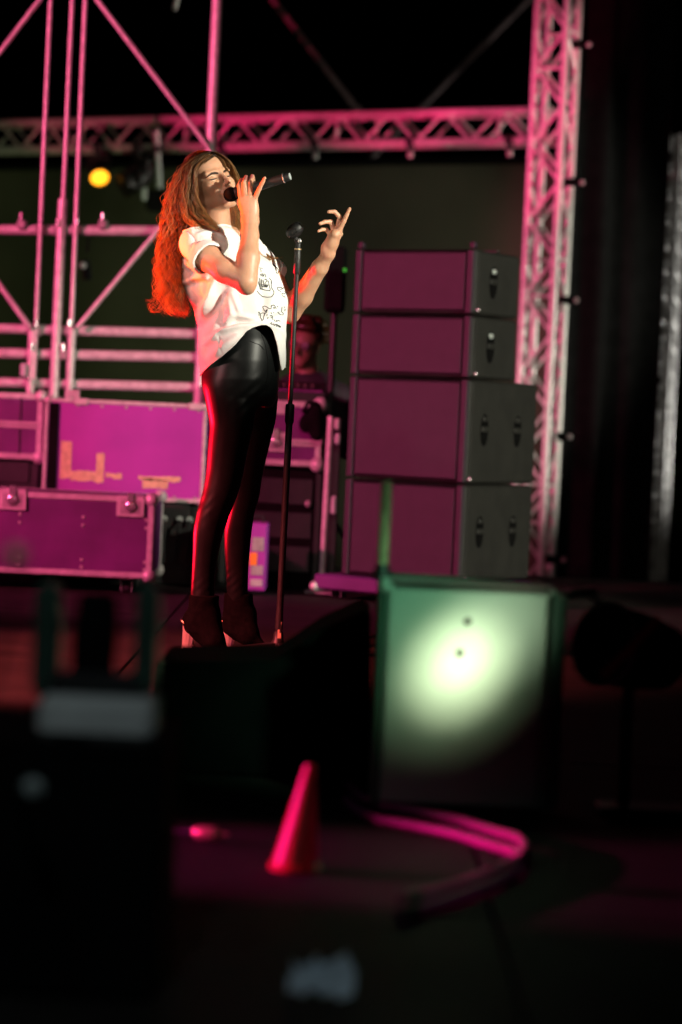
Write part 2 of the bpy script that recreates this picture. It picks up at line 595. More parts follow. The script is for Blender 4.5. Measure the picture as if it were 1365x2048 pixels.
stage = thing('stage_floor', None, None, (0, 0, 0))
tag(stage, kind='structure')
deck_me = None
for i in range(9):
    for j in range(6):
        X, Y = -4.2 + i * 1.0, 3.2 + j * 2.0
        if deck_me is None:
            o = obj('deck_panel', MB().box((0, 0, -0.03), (0.994, 1.994, 0.06), bev=0.004), M['floor'], stage)
            deck_me = o.data
        else:
            o = link('deck_panel', deck_me, None, stage)
        o.location = (X, Y, random.uniform(-0.0012, 0.0))
obj('under_frame', MB().box((-0.2, 8.2, -0.68), (9.0, 12.0, 1.22)), M['matte_black'], stage)


# ------------------------------------------------------------------ trusses
def truss(name, label, A, d, L, e1, e2, s, pitch, group, cr=0.025, br=0.011, clamps=(), start=0.0):
    d, e1, e2 = d.normalized(), e1.normalized(), e2.normalized()
    t = thing(name, label, 'truss', tuple(A), 0, group)
    cs = [A, A + e1 * s, A + e1 * s + e2 * s, A + e2 * s]
    for c in cs:
        obj('chord', MB().tube([c, c + d * L], cr, 14), M['alu'], t, True, True)
    n = int(L / pitch)
    for k in range(4):
        p, q = cs[k], cs[(k + 1) % 4]
        for i in range(n):
            sh = (0.0, 0.5, 0.5, 0.0)[k]
            a = p + d * (start + (i + sh) * pitch)
            b = q + d * (start + (i + 0.5 + sh) * pitch)
            c = p + d * (start + (i + 1 + sh) * pitch)
            if (c - A).length > L + .1:
                continue
            obj('brace', MB().tube([a, b], br, 8, False), M['alu'], t, True, True)
            obj('brace', MB().tube([b, c], br, 8, False), M['alu'], t, True, True)
            if i % 3 == 0:
                obj('cross_tube', MB().tube([a, a + (q - p)], br * 1.1, 8, False), M['alu'], t, True, True)
    return t


hA, hB = P(0, 245, 19.4), P(1050, 228, 17.2)
hd = (hB - hA)
hd.z = 0
hd.normalize()
hback = Vector((-hd.y, hd.x, 0))
hS = 0.213
h0 = hA - hd * 1.0
hlen = (hB - h0).length + 0.2
horiz = truss('horizontal_truss', 'horizontal aluminium box truss carrying the lamps, lit hot pink', h0, hd, hlen, Vector((0, 0, -1)), hback, hS, 0.44, None, 0.024, 0.012, start=0.12)
hroot = horiz
for cx in (275, 445, 632, 822, 1020):
    dd = ray(cx, 292)
    # point on the lower front chord straight in this direction
    lo = h0 + Vector((0, 0, -hS))
    t_ = (lo.x * dd.y - lo.y * dd.x) / (dd.x * hd.y - dd.y * hd.x)
    c = lo + hd * t_
    cl = obj('hook_clamp', MB().tube([c - hd * .03, c + hd * .03], 0.036, 14).box(c + Vector((0, 0, -.05)), (.05, .05, .06), bev=.006), M['black'], hroot, True, True)
    k_ = MB().ball(c + Vector((0, -.02, -.095)), 0.024, 6)
    obj('clamp_knob', k_, M['alu_dull'], cl, True)

# upright truss behind the loudspeakers
vA = P(1058, 400, 16.4)
e1 = Vector((math.cos(rad(26)), -math.sin(rad(26)), 0))
e2 = Vector((math.sin(rad(26)), math.cos(rad(26)), 0))
vroot = truss('upright_truss', 'upright aluminium box truss behind the loudspeaker stack, pink on its left', Vector((vA.x, vA.y, -1.3)), Vector((0, 0, 1)), 6.6, e1, e2, 0.212, 0.51, None, 0.025, 0.011)
for y_ in (90, 365, 600, 872, 1118):
    c = P(1148 - y_ * 0.046, y_, 16.5) + e2 * .05
    c2 = Vector((vA.x, vA.y, c.z)) + e1 * .212 + e2 * .212
    ty = obj('cable_tie', MB().tube([c2 + Vector((-.04, -.03, 0)), c2 + Vector((.05, -.02, 0))], 0.03, 10), M['matte_black'], vroot, True, True)
    obj('tie_knob', MB().ball(c2 + Vector((.075, -.05, 0)), .018, 6), M['alu_dull'], ty, True)

# mast far right, beyond the black drape
mA = P(1330, 500, 19.5)
mlen = P(1342, 268, 19.5).z + 1.3
mroot = truss('mast_truss', 'slim weathered truss mast at the far right beyond the black drape', Vector((mA.x, mA.y, -1.3)), Vector((0, 0, 1)), mlen, Vector((.8, -.6, 0)), Vector((.6, .8, 0)), 0.095, 0.20, None, 0.016, 0.012)
for y_, n_ in ((312, 'black_clamp'), (760, 'black_clamp')):
    c = P(1332 - (y_ - 312) * .046, y_, 19.3)
    obj(n_, MB().box(c, (.10, .08, .05), bev=.008), M['matte_black'], mroot, False, True)

# dark bracing tubes high behind
for a, b, lab in (((538, -10, 19.9), (722, 228, 19.6), 'thin dark brace tube sloping down to the truss from upper left'),
                  ((1062, -5, 20.5), (545, 515, 19.2), 'long thin dark brace tube sloping down from top right behind the microphone')):
    p, q = P(*a), P(*b)
    t = thing('brace_tube', lab, 'tube', tuple(p))
    obj('tube', MB().tube([p, q], 0.024, 12), M['dark_tube'], t, True, True)
    dn = (q - p).normalized()
    obj('end_coupler', MB().tube([q - dn * .06, q + dn * .03], 0.036, 12), M['dark_tube'], t, True, True)


# ------------------------------------------------------------------ backdrops
def cloth_wall(p0, p1, z0, z1, nx, nz, amp, freq, seed):
    r = random.Random(seed)
    d = p1 - p0
    nrm = Vector((-d.y, d.x, 0)).normalized()
    ph = [(r.uniform(.6, 1.6) * freq, r.uniform(0, 6.3), r.uniform(.3, 1)) for _ in range(7)]
    vs, fs = [], []
    for i in range(nx + 1):
        u = i / nx
        for j in range(nz + 1):
            w = j / nz
            o = sum(a * math.sin(f * u * d.length + q + w * .8 * a) for f, q, a in ph) * amp * (1.1 - .5 * w)
            vs.append(p0 + d * u + nrm * o + Vector((0, 0, z0 + (z1 - z0) * w)))
    for i in range(nx):
        for j in range(nz):
            a = i * (nz + 1) + j
            fs.append((a, a + nz + 1, a + nz + 2, a + 1))
    n = len(vs)
    vs2 = [v + nrm * .012 for v in vs]
    m = MB().add(vs, fs).add(vs2, [f[::-1] for f in fs])
    return m


b0 = h0 + hback * .75
b1 = h0 + hd * (hlen - .1) + hback * .75
zc = h0.z - hS - 0.05
bd = thing('backdrop_cloth', 'wide dark backdrop cloth hanging behind and below the horizontal truss', 'backdrop', (b0.x, b0.y, 0))
obj('cloth', cloth_wall(Vector((b0.x, b0.y, 0)), Vector((b1.x, b1.y, 0)), -1.2, zc, 160, 6, 0.02, 4.0, 3), M['drop'], bd, True, True)
obj('top_hem', MB().tube([Vector((b0.x, b0.y - .02, zc)), Vector((b1.x, b1.y - .02, zc))], .03, 8), M['matte_black'], bd, True, True)
q0, q1 = P(1128, 600, 17.4), P(1322, 600, 17.9)
dr = thing('black_drape', 'tall black drape hanging between the upright truss and the far mast', 'drape', (q0.x, q0.y, 0))
obj('cloth', cloth_wall(Vector((q0.x, q0.y, 0)), Vector((q1.x, q1.y, 0)), -1.25, 5.4, 60, 4, 0.03, 14.0, 5), M['matte_black'], dr, True, True)
obj('batten', MB().tube([Vector((q0.x, q0.y, 5.4)), Vector((q1.x, q1.y, 5.4))], .03, 8), M['dark_tube'], dr, True, True)

# tree beyond the mast
tb = P(1440, 1000, 25)
tr = thing('leafy_tree', 'leafy tree half hidden past the far mast at the right edge', 'tree', (tb.x, tb.y, -1.3))
obj('trunk', MB().tube([(0, 0, 0), (.05, 0, 1.6), (-.05, .1, 3.0), (.1, 0, 4.2)], [.16, .13, .1, .05]), M['bark'], tr, True)
for q in ((-.5, .2, 3.4), (.6, -.1, 3.6), (-.2, .4, 4.4)):
    obj('limb', MB().tube([(0, .05, 2.4), (q[0] * .5, q[1] * .5, q[2] - .5), q], [.07, .05, .02], 8), M['bark'], tr, True)
lf = MB()
r_ = random.Random(4)
for c in [(r_.uniform(-.75, .9), r_.uniform(-.8, .8), r_.uniform(1.3, 5.0)) for _ in range(34)]:
    for _ in range(70):
        p = Vector(c) + Vector((r_.gauss(0, .2), r_.gauss(0, .2), r_.gauss(0, .17)))
        a = Vector((r_.gauss(0, 1), r_.gauss(0, 1), r_.gauss(0, 1))).normalized() * .05
        b = a.orthogonal().normalized() * .022
        lf.add([p - a, p + b, p + a, p - b], [(0, 1, 2, 3)])
tag(obj('crown', lf, M['leaf'], tr), kind='stuff')

# ------------------------------------------------------------------ scaffold at the left, behind the cases
YS = 12.4
sf = thing('scaffold', 'tubular scaffold frame of uprights, ledgers and diagonals behind the flight cases', 'scaffold', tuple(P(120, 1180, YS)))


def stube(name, a, b, w, dy=0.0, m='alu'):
    p, q = P(a[0], a[1], YS + dy), P(b[0], b[1], YS + dy)
    return obj(name, MB().tube([p, q], px(w / 2, YS), 14), M[m], sf, True, True)


for a, b, w in (((102.5, -20), (68, 760), 9.5), ((146, -20), (127, 405), 9.5), ((172, -20), (139, 760), 10)):
    stube('slim_upright', a, b, w, 0.0)
for a, b, w in (((66, 655), (45, 1170), 18), ((126, 398), (90, 1170), 19), ((145, 655), (122, 1170), 17), ((436, -20), (381, 1170), 22)):
    stube('upright', a, b, w, 0.01)
for a, b, w in (((-60, 459), (345, 462), 21), ((-60, 655), (402, 668), 20), ((-60, 705), (402, 715), 21), ((-60, 763), (402, 775), 20)):
    stube('ledger', a, b, w, 0.045)
for a, b, w in (((-20, 131), (95, -20), 10), ((180, -20), (418, 296), 11), ((-30, 528), (60, 655), 12), ((155, 655), (360, 408), 10)):
    stube('diagonal_brace', a, b, w, -0.035)
for x, y in ((45, 449), (207, 449), (75, 662), (140, 662), (118, 462), (400, 668), (84, 460), (156, 460), (66, 709), (128, 709)):
    p = P(x, y, YS + .03)
    cp = obj('coupler', MB().box(p, (.05, .07, .055), bev=.012), M['dark_tube' if (x, y) in ((84, 460), (156, 460), (66, 709)) else 'alu_dull'], sf, False, True)
    obj('bolt', MB().tube([p + Vector((.0, -.05, .02)), p + Vector((.0, -.05, .055))], .009, 8), M['chrome'], cp, True)
# small socket on the ledger with a bright bolt
obj('wedge_head', MB().box(P(48, 740, YS - .02), (.035, .03, .07), bev=.008), M['duct'], sf, False, True)
obj('wedge_bolt', MB().ball(P(55, 757, YS - .05), .013, 6), M['chrome'], sf, True, True)


# ------------------------------------------------------------------ stage lamps that hang in view
def par_can(name, label, c, aim, r, L, lens, hang_to, group=None):
    c, ax = Vector(c), Vector(aim).normalized()
    t = thing(name, label, 'stage lamp', tuple(c), 0, group)
    obj('housing', MB().lathe(c - ax * L, ax, [(0, .02), (.005, r * .55), (L * .3, r * .8), (L * .45, r), (L, r * 1.04), (L + .004, r * 1.04), (L + .004, r * .95), (L * .9, r * .93)], 24), M['black'], t, True, True)
    obj('lens', MB().lathe(c - ax * .012, ax, [(0, r * .94), (.004, r * .9), (.012, r * .5), (.014, 0.001)], 24), M[lens], t, True, True)
    sd = ax.cross(Vector((0, 0, 1))).normalized()
    b = c - ax * L * .5
    h = Vector(hang_to)
    obj('yoke', MB().tube([b + sd * r * 1.15, b + sd * r * 1.2 + Vector((0, 0, r * 1.3)), b - sd * r * 1.2 + Vector((0, 0, r * 1.3)), b - sd * r * 1.15], .012, 8), M['black'], t, True, True)
    obj('clamp', MB().tube([b + Vector((0, 0, r * 1.3)), h], .016, 8).box(h, (.06, .06, .07), bev=.01), M['black'], t, True, True)
    return t


YL = 18.6
par_can('amber_lamp', 'glowing amber stage lamp hanging under the truss at left', P(200, 356, YL), (.25, -.85, -.62), px(19, YL), .24, 'amber', P(196, 300, YL + .1))
par_can('dark_lamp', 'unlit black stage lamp hanging beside the amber one', P(248, 372, YL - .1), (-.75, -.5, -.55), px(24, YL), .33, 'black', P(276, 300, YL - .1))
dp = thing('drop_pipe', 'pale green-lit drop pipe hanging under the truss behind the singer', 'pipe', tuple(P(316, 300, YL - .2)))
obj('pipe', MB().tube([P(313, 262, YL - .2), P(319, 376, YL - .2)], px(6, YL), 12), M['duct'], dp, True, True)
obj('pipe_clamp', MB().box(P(315, 298, YL - .2), (.07, .07, .05), bev=.01), M['black'], dp, False, True)
obj('hanging_bracket', MB().box(P(312, 402, YL - .2), (.14, .10, .16), bev=.02), M['matte_black'], dp, False, True)
obj('bracket_plate', MB().box(P(289, 388, YL - .3), (.035, .02, .09), bev=.005), M['duct'], dp, False, True)
ht = thing('hanging_tube', 'short pink tube end hanging in at the top edge of the picture', 'tube', tuple(P(352, 0, 15.5)))
obj('tube', MB().tube([P(362, -60, 15.5), P(356, -10, 15.5), P(350, 16, 15.5)], px(5, 15.5), 10), M['alu'], ht, True, True)
obj('tube_cap', MB().ball(P(350, 16, 15.5), px(5.5, 15.5), 6), M['alu_dull'], ht, True, True)
pl = thing('small_pink_lamp', 'tiny black lamp with a pink front hung between scaffold and hair', 'stage lamp', tuple(P(167, 530, 15)))
obj('housing', MB().tube([P(172, 520, 15), P(176, 560, 15)], .028, 12), M['matte_black'], pl, True, True)
obj('lens', MB().ball(P(166, 531, 14.94), .022, 8), M['alu_dull'], pl, True, True)
obj('hanger', MB().tube([P(175, 505, 15), P(178, 472, 15)], .008, 8), M['matte_black'], pl, True, True)


# ------------------------------------------------------------------ flight cases
def caster(parent, c, r=0.045, m='rubber'):
    c = Vector(c)
    b = obj('caster', MB().box(c + Vector((0, 0, r + .012)), (.07, .07, .02), bev=.004).box(c + Vector((-.026, 0, .0)), (.006, .05, r * 1.6)).box(c + Vector((.026, 0, .0)), (.006, .05, r * 1.6)), M['chrome'], parent)
    obj('wheel', MB().lathe(c + Vector((-.018, 0, 0)), (1, 0, 0), [(0, r * .5), (.004, r * .95), (.010, r), (.026, r), (.032, r * .95), (.036, r * .5)], 18), M[m], b, True)


def latch(parent, c, w=.13, h=.10):
    c = Vector(c)
    pl_ = obj('latch', MB().box(c, (w, .012, h), bev=.004), M['alu'], parent)
    obj('latch_dish', MB().box(c + Vector((0, -.005, -.004)), (w * .72, .006, h * .62), bev=.002), M['alu_dull'], pl_)
    obj('latch_wing', MB().lathe(c + Vector((0, -.008, 0)), (0, -1, 0), [(0, .026), (.006, .028), (.012, .02)], 14).box(c + Vector((0, -.018, 0)), (.05, .006, .016), bev=.002).box(c + Vector((0, -.010, h * .42)), (.035, .012, .045), bev=.003), M['chrome'], pl_, True)


def case(name, label, x0, x1, y0, y1, Y, dep, yaw=0.0, panel='panel', edge=.026, split=None, latches=(), rivet_rows=(), handle=None, cast=None, corner=.034):
    w, h = px(x1 - x0, Y), px(y1 - y0, Y)
    base = P((x0 + x1) / 2, y1, Y)
    t = thing(name, label, 'flight case', tuple(base), rad(yaw))
    e = edge
    for nm, c, s in (('front_panel', (0, .008, h / 2), (w - .01, .012, h - .01)), ('back_panel', (0, dep - .008, h / 2), (w - .01, .012, h - .01)),
                     ('side_panel', (-w / 2 + .008, dep / 2, h / 2), (.012, dep - .03, h - .01)), ('side_panel', (w / 2 - .008, dep / 2, h / 2), (.012, dep - .03, h - .01)),
                     ('top_panel', (0, dep / 2, h - .008), (w - .03, dep - .03, .012)), ('bottom_panel', (0, dep / 2, .008), (w - .03, dep - .03, .012))):
        obj(nm, MB().box(c, s), M[panel], t)
    tr_ = M['alu']
    for z in (e / 2, h - e / 2):
        for y in (0, dep):
            s_ = 1 if y == 0 else -1
            obj('edge_trim', MB().box((0, y + s_ * (e / 2 - .004), z), (w - .02, e, e), bev=.004), tr_, t)
        for x in (-1, 1):
            obj('edge_trim', MB().box((x * (w / 2 - e / 2 + .003), dep / 2, z), (e, dep - .06, e), bev=.004), tr_, t)
    for x in (-1, 1):
        for y in (0, dep):
            s_ = 1 if y == 0 else -1
            obj('edge_trim', MB().box((x * (w / 2 - e / 2 + .003), y + s_ * (e / 2 - .004), h / 2), (e, e, h - .06), bev=.004), tr_, t)
            for z in (0, h):
                obj('ball_corner', MB().ball((x * (w / 2 - .012), y + s_ * .012, abs(z - .012)), corner, 6), M['alu'], t, True)
    if split:
        for k, z in enumerate(split):
            obj('lid_band', MB().box((0, .000, h * z), (w - .03, .014, .035), bev=.004), tr_, t)
            obj('lid_gap', MB().box((0, -.0085, h * z), (w - .04, .004, .004)), M['black'], t)
    for (u, z) in latches:
        latch(t, (w * (u - .5), -.007, h * z))
    rv = MB()
    for (z, n, u0, u1) in rivet_rows:
        for k in range(n):
            u = u0 + (u1 - u0) * k / max(1, n - 1)
            rv.lathe((w * (u - .5), .003, h * z), (0, -1, 0), [(0, .009), (.004, .008), (.006, .003)], 8)
    if rv.v:
        tag(obj('rivets', rv, M['alu_dull'], t, True))
    if cast:
        zf = -base.z
        rr = min(.05, max(.02, -zf * .4))
        for x in (-1, 1):
            for y in (.1, dep - .1):
                caster(t, (x * (w / 2 - .12), y, zf + rr), rr)
    return t


caseA = case('flight_case', 'big magenta flight case panel with torn tape strips, behind the singer', 84, 406, 802, 1000, 11.95, .5, 0, 'panel', .02,
             rivet_rows=((.935, 6, .2, .95), (.05, 7, .18, .95)), corner=.022)
wA = px(322, 11.95)
hA_ = px(198, 11.95)
obj('black_strip', MB().box((-wA / 2 + .045, -.006, hA_ / 2), (.048, .008, hA_ - .05), bev=.003), M['matte_black'], caseA)  # black band down the left of the front
for (a, b, c_, d_) in ((118, 140, 888, 962), (190, 206, 908, 968), (140, 190, 946, 965), (210, 242, 947, 957), (275, 360, 950, 959), (284, 335, 955, 972)):
    cx = ((a + b) / 2 - 245) / 322 * wA
    cz = (1000 - (c_ + d_) / 2) / 198 * hA_
    sx, sz = px(b - a, 11.95), px(d_ - c_, 11.95)
    o_ = MB()
    n = 6
    poly = [(cx - sx / 2 + sx * k / n, cz - sz / 2 + random.uniform(-.006, .006)) for k in range(n + 1)] + [(cx + sx / 2 - sx * k / n, cz + sz / 2 + random.uniform(-.004, .004)) for k in range(n + 1)]
    o_.prism(poly, (-.0005, .0012), lambda a_, c0, b_: Vector((a_, c0, b_)))
    obj('tape_strip', o_, M['tape'], caseA)
for u in (.22, .93):
    lt = obj('latch', MB().box((wA * (u - .5), -.004, hA_ - .012), (.07, .014, .034), bev=.004), M['alu'], caseA)
obj('label_plate', MB().box((-wA / 2 + .13, -.002, hA_ + .024), (.075, .01, .04), bev=.004), M['alu'], caseA)

caseB = case('flight_case', 'low wide purple flight case on casters with two butterfly latches, front left', -160, 303, 984, 1148, 11.3, .55, 0, 'panel_dark', .028,
             latches=((.39, .90), (.90, .88)), rivet_rows=((.72, 4, .15, .97), (.62, 4, .15, .97), (.2, 4, .15, .97), (.11, 4, .15, .97)), cast=True)
caseC = case('flight_case', 'magenta flight case with bright aluminium bands at the left edge', -190, 82, 782, 914, 12.3, .3, 0, 'panel_dark', .03, split=(.52,))
obj('panel_seam', MB().box((px(10 - (-54) + 28, 12.3), -.001, px(66, 12.3)), (.006, .006, px(122, 12.3))), M['black'], caseC)
caseD = case('flight_case', 'purple flight case with latch and rounded corners right of the singer', 440, 640, 800, 930, 12.1, .45, 0, 'panel_dark', .03, split=(.36,),
             latches=((.55, .36),), corner=.04)
obj('label_plate', MB().box((px(555 - 540, 12.1), -.002, px(930 - 818, 12.1)), (.06, .008, .05), bev=.004), M['alu'], caseD)


def rack(name, label, cat, x0, x1, y0, Y, dep, m='black', z0=0.0):
    """black box that stands on the stage floor and carries something"""
    w = px(x1 - x0, Y)
    top = P((x0 + x1) / 2, y0, Y)
    t = thing(name, label, cat, (top.x, Y, z0))
    h = top.z - z0 - .004
    obj('cabinet', MB().box((0, dep / 2, h / 2), (w, dep, h), bev=.008), M[m], t)
    obj('front_rail', MB().box((-w / 2 + .02, -.004, h / 2), (.03, .012, h - .04), bev=.003), M['black'], t)
    obj('front_rail', MB().box((w / 2 - .02, -.004, h / 2), (.03, .012, h - .04), bev=.003), M['black'], t)
    return t, w, h


rk, w_, h_ = rack('equipment_rack', 'black equipment rack with small plugs under the taped magenta case', 'rack', 70, 400, 1001, 12.0, .48)
for k, x in enumerate((312, 331, 362, 382)):
    xx = px(x - 235, 12.0)
    pg = obj('plug', MB().tube([(xx, -.03, h_ - .075), (xx, .0, h_ - .075)], .016, 10), M['duct'], rk, True)
    obj('plug_lead', MB().tube([(xx, -.03, h_ - .078), (xx + .005, -.06, h_ - .12), (xx - .01, -.04, h_ - .28)], .008, 8), M['rubber'], pg, True)
for z in (.12, .3):
    obj('rack_panel', MB().box((0, -.006, z + .05), (w_ - .1, .01, .13), bev=.003), M['black'], rk)
rk, w_, h_ = rack('equipment_rack', 'black rack under the banded case at the left edge', 'rack', -180, 80, 915, 12.35, .3)
for z in (.12, .3, .48):
    obj('rack_panel', MB().box((0, -.006, z + .05), (w_ - .1, .01, .13), bev=.003), M['black'], rk)
rk, w_, h_ = rack('equipment_rack', 'tall black rack under the latched case right of the singer', 'rack', 445, 648, 931, 12.15, .5, 'matte_black')
for z in (.1, .27, .44):
    obj('rack_panel', MB().box((0, -.006, z + .05), (w_ - .1, .01, .13), bev=.003), M['black'], rk)
obj('rack_knob', MB().ball((px(620 - 546, 12.15), -.02, h_ - .18), .018, 6), M['alu_dull'], rk, True)

# mixing console on top of the latched case
mc_base = P(545, 799, 12.1)
mc = thing('mixing_console', 'low black mixing console on the flight case in front of the bearded onlooker'.replace('bearded ', ''), 'mixer', (mc_base.x, 12.1, mc_base.z))
obj('console_body', MB().prism([(0, 0), (.36, 0), (.36, .10), (.02, .055), (0, .045)], (-px(103, 12.1), px(103, 12.1)), lambda a, c, b: Vector((c, a, b))), M['black'], mc)
obj('front_lip', MB().box((0, -.004, .05), (px(200, 12.1), .012, .014), bev=.003), M['panel_dark'], mc)
for k in range(12):
    obj('fader', MB().box((-.2 + k * .036, .12, .078), (.012, .022, .012), bev=.002), M['dark_tube'], mc)
bk = thing('black_bag', 'black bag slumped over the right end of the latched flight case', 'bag', tuple(P(625, 870, 11.98)))
s = SDF(P(625, 850, 11.98) - Vector((.16, .12, .2)), P(625, 850, 11.98) + Vector((.16, .12, .2)), .008)
s.ell(P(627, 838, 11.98), (.05, .035, .06), k=.02)
s.ell(P(612, 848, 11.98), (.035, .03, .045), k=.02)
s.cone(P(632, 815, 11.98), P(634, 868, 11.98), .03, .035, .02)
v, f = s.mesh()
link('bag_body', np_mesh('bag_body', v, f), M['matte_black'], bk, True, True)
obj('bag_strap', MB().tube([P(606, 826, 11.95), P(616, 806, 11.95), P(636, 806, 11.95)], .01, 8), M['matte_black'], bk, True, True)

# power box between the legs and the microphone stand
pbx = floor_pt(500, 1222)
Yp = 11.6
t = thing('power_box', 'small magenta-lit power box with pale labels standing behind the heels', 'power box', (P(503, 1150, Yp).x, Yp, 0))
hp = P(503, 1046, Yp).z
wp = px(58, Yp)
obj('box_body', MB().box((0, .12, hp / 2 + .01), (wp, .24, hp - .02), bev=.008), M['panel'], t)
for (cy, hh, mm) in ((1088, 28, 'alu_dull'), (1118, 26, 'label_orange'), (1165, 14, 'alu'), (1140, 20, 'alu_dull')):
    obj('warning_label' if mm == 'label_orange' else 'label_plate', MB().box((wp * (.18 if mm != 'label_orange' else .05), -.002, P(503, cy, Yp).z), (wp * (.42 if mm != 'label_orange' else .26), .006, px(hh, Yp)), bev=.002), M[mm], t)
obj('carry_handle', MB().tube([(-wp * .3, .12, hp - .005), (-wp * .3, .12, hp + .03), (wp * .3, .12, hp + .03), (wp * .3, .12, hp - .005)], .008, 8), M['black'], t, True)

# aluminium pole standing left of the loudspeakers
p0, p1 = P(643, 1178, 11.9), P(662, 832, 11.9)
t = thing('clamp_pole', 'upright aluminium pole with pale clamps standing left of the loudspeakers', 'pole', (p0.x, 11.9, 0))
obj('pole', MB().tube([Vector((p0.x, 11.9, 0.01)), Vector((p1.x, 11.9, p1.z))], px(6.5, 11.9), 14), M['alu'], t, True, True)
obj('foot_plate', MB().box((p0.x, 11.9, .008), (.16, .16, .012), bev=.003), M['alu_dull'], t, False, True)
for x, y, mm in ((675, 848, 'alu'), (676, 878, 'duct'), (668, 1010, 'duct')):
    c = P(x, y, 11.86)
    obj('clamp', MB().box(c, (.028, .05, .055 if y < 1000 else .09), bev=.008), M[mm], t, False, True)
obj('dark_backplate', MB().box(P(667, 1000, 12.0), (.05, .03, .82), bev=.006), M['black'], t, False, True)
c = P(672, 560, 12.6)
t = thing('monitor_stand', 'black stand-mounted speaker in the dark left of the loudspeaker stack', 'loudspeaker', (c.x, 12.6, 0))
obj('cabinet', MB().box(c, (.11, .2, .34), bev=.02), M['matte_black'], t, False, True)
obj('pole', MB().tube([(c.x, 12.6, 0.02), (c.x, 12.6, c.z - .15)], .018, 10), M['black'], t, True, True)
for k in range(3):
    an = k * 2.094 + .5
    obj('leg', MB().tube([(c.x, 12.6, .4), (c.x + .3 * math.cos(an), 12.6 + .3 * math.sin(an), .012)], .012, 8), M['black'], t, True, True)
obj('status_light', MB().ball(P(690, 540, 12.45), .009, 6), M['green_led'], t, True, True)

# ------------------------------------------------------------------ loudspeaker stack
YAW = 33
YK = 11.25
corner = floor_pt(915, 1195)
ck = P(930, 1000, YK)
ex = Vector((math.cos(rad(YAW)), -math.sin(rad(YAW)), 0))
ey = Vector((math.sin(rad(YAW)), math.cos(rad(YAW)), 0))
SW = .66
org = Vector((ck.x, YK, 0)) - ex * SW / 2
zb = P(925, 1168, YK).z
dl = thing('speaker_dolly', 'low wheeled dolly board carrying the loudspeaker stack', 'dolly', (org.x, org.y, 0), rad(-YAW))
obj('board', MB().box((-.04, .27, zb - .04), (SW + .14, .70, .07), bev=.008), M['panel_dark'], dl)
for x in (-SW / 2 - .04, SW / 2 - .08):
    for y in (.04, .50):
        caster(dl, (x, y, .035), .034)
obj('corner_guard', MB().ball((-SW / 2 - .11, -.07, zb - .065), .025, 6), M['alu'], dl, True)


def speaker(name, label, z0, z1, dep, handles, group):
    t = thing(name, label, 'loudspeaker', (org.x, org.y, z0), rad(-YAW), group)
    h = z1 - z0 - .008
    obj('cabinet', MB().box((0, dep / 2, h / 2), (SW, dep, h), bev=.012), M['cabinet'], t)
    obj('grille', MB().box((0, -.004, h / 2), (SW - .09, .02, h - .03), bev=.006), M['grille'], t)
    for s_ in (-1, 1):
        obj('side_strip', MB().box((s_ * (SW / 2 - .022), -.006, h / 2), (.034, .022, h - .006), bev=.004), M['grille'], t)
    obj('gap_strip', MB().box((0, -.002, h - .006), (SW - .1, .016, .010)), M['matte_black'], t)
    for y in handles:
        zz = h * .52
        oval = [(y + .036 * math.cos(a), zz + .075 * math.sin(a)) for a in np.linspace(0, 2 * math.pi, 20, endpoint=False)]
        hc = obj('handle_cup', MB().prism(oval, (SW / 2 - .004, SW / 2 + .003), lambda a, c, b: Vector((c, a, b))), M['matte_black'], t)
        obj('handle_bar', MB().box((SW / 2 + .006, y, zz + .004), (.014, .074, .026), bev=.006), M['cabinet'], hc)
        obj('handle_lip_glint', MB().box((SW / 2 + .006, y - .006, zz + .052), (.014, .036, .024), bev=.007), M['duct' if dep < .5 else 'cabinet'], hc)  # on the small cabinets its pale colour stands in for a highlight
    obj('rigging_plate', MB().box((SW / 2 + .002, .035, h / 2), (.008, .028, h - .02), bev=.002), M['cabinet'], t)
    for z in (.02,):
        obj('rigging_pin', MB().ball((SW / 2 + .008, .02 if dep > .5 else .028, z), .011, 6), M['chrome'], t, True)
    obj('rear_panel', MB().box((0, dep + .002, h / 2), (SW - .1, .012, h - .08), bev=.003), M['black'], t)
    return t


zs = [zb] + [P(928, y, YK).z for y in (967, 755, 627, 494)]
gl = 'loudspeakers stacked on the dolly'
speaker('loudspeaker', 'large black loudspeaker at the bottom of the stack, on the dolly', zs[0], zs[1], .66, (.15, .47), gl)
speaker('loudspeaker', 'large black loudspeaker second from the bottom of the stack', zs[1], zs[2], .66, (.15, .47), gl)
speaker('loudspeaker', 'small black loudspeaker third from the bottom of the stack', zs[2], zs[3], .42, (.17,), gl)
speaker('loudspeaker', 'small black loudspeaker on the very top of the stack', zs[3], zs[4], .42, (.17,), gl)
stp = thing('rigging_frame', 'pair of thin magenta rigging straps standing proud above the top loudspeaker', 'rigging', (org.x, org.y, zs[4]), rad(-YAW))
for s_ in (-1, 1):
    obj('strap', MB().box((s_ * (SW / 2 - .022), .01, .012), (.028, .03, .03), bev=.004), M['grille'], stp)
obj('rear_bar', MB().box((0, .3, .006), (SW - .1, .03, .012), bev=.003), M['cabinet'], stp)
obj('ratchet_strap', MB().box((SW / 2 - .3, .55, -.02), (.02, .02, .02)), M['black'], stp)

# ------------------------------------------------------------------ microphone stand
sb, stp1 = Vector((P(556, 1300, 8.75).x, 8.75, 0)), P(597, 486, 8.66)
axs = (stp1 - sb).normalized()
ms = thing('microphone_stand', 'slim black straight microphone stand with an empty clip in front of the singer', 'microphone stand', tuple(sb))


def on_stand(y):
    lo, hi = 0.0, 1.0
    for _ in range(40):
        m_ = (lo + hi) / 2
        if to_px([sb + (stp1 - sb) * m_])[0, 1] > y:
            lo = m_
        else:
            hi = m_
    return sb + (stp1 - sb) * lo


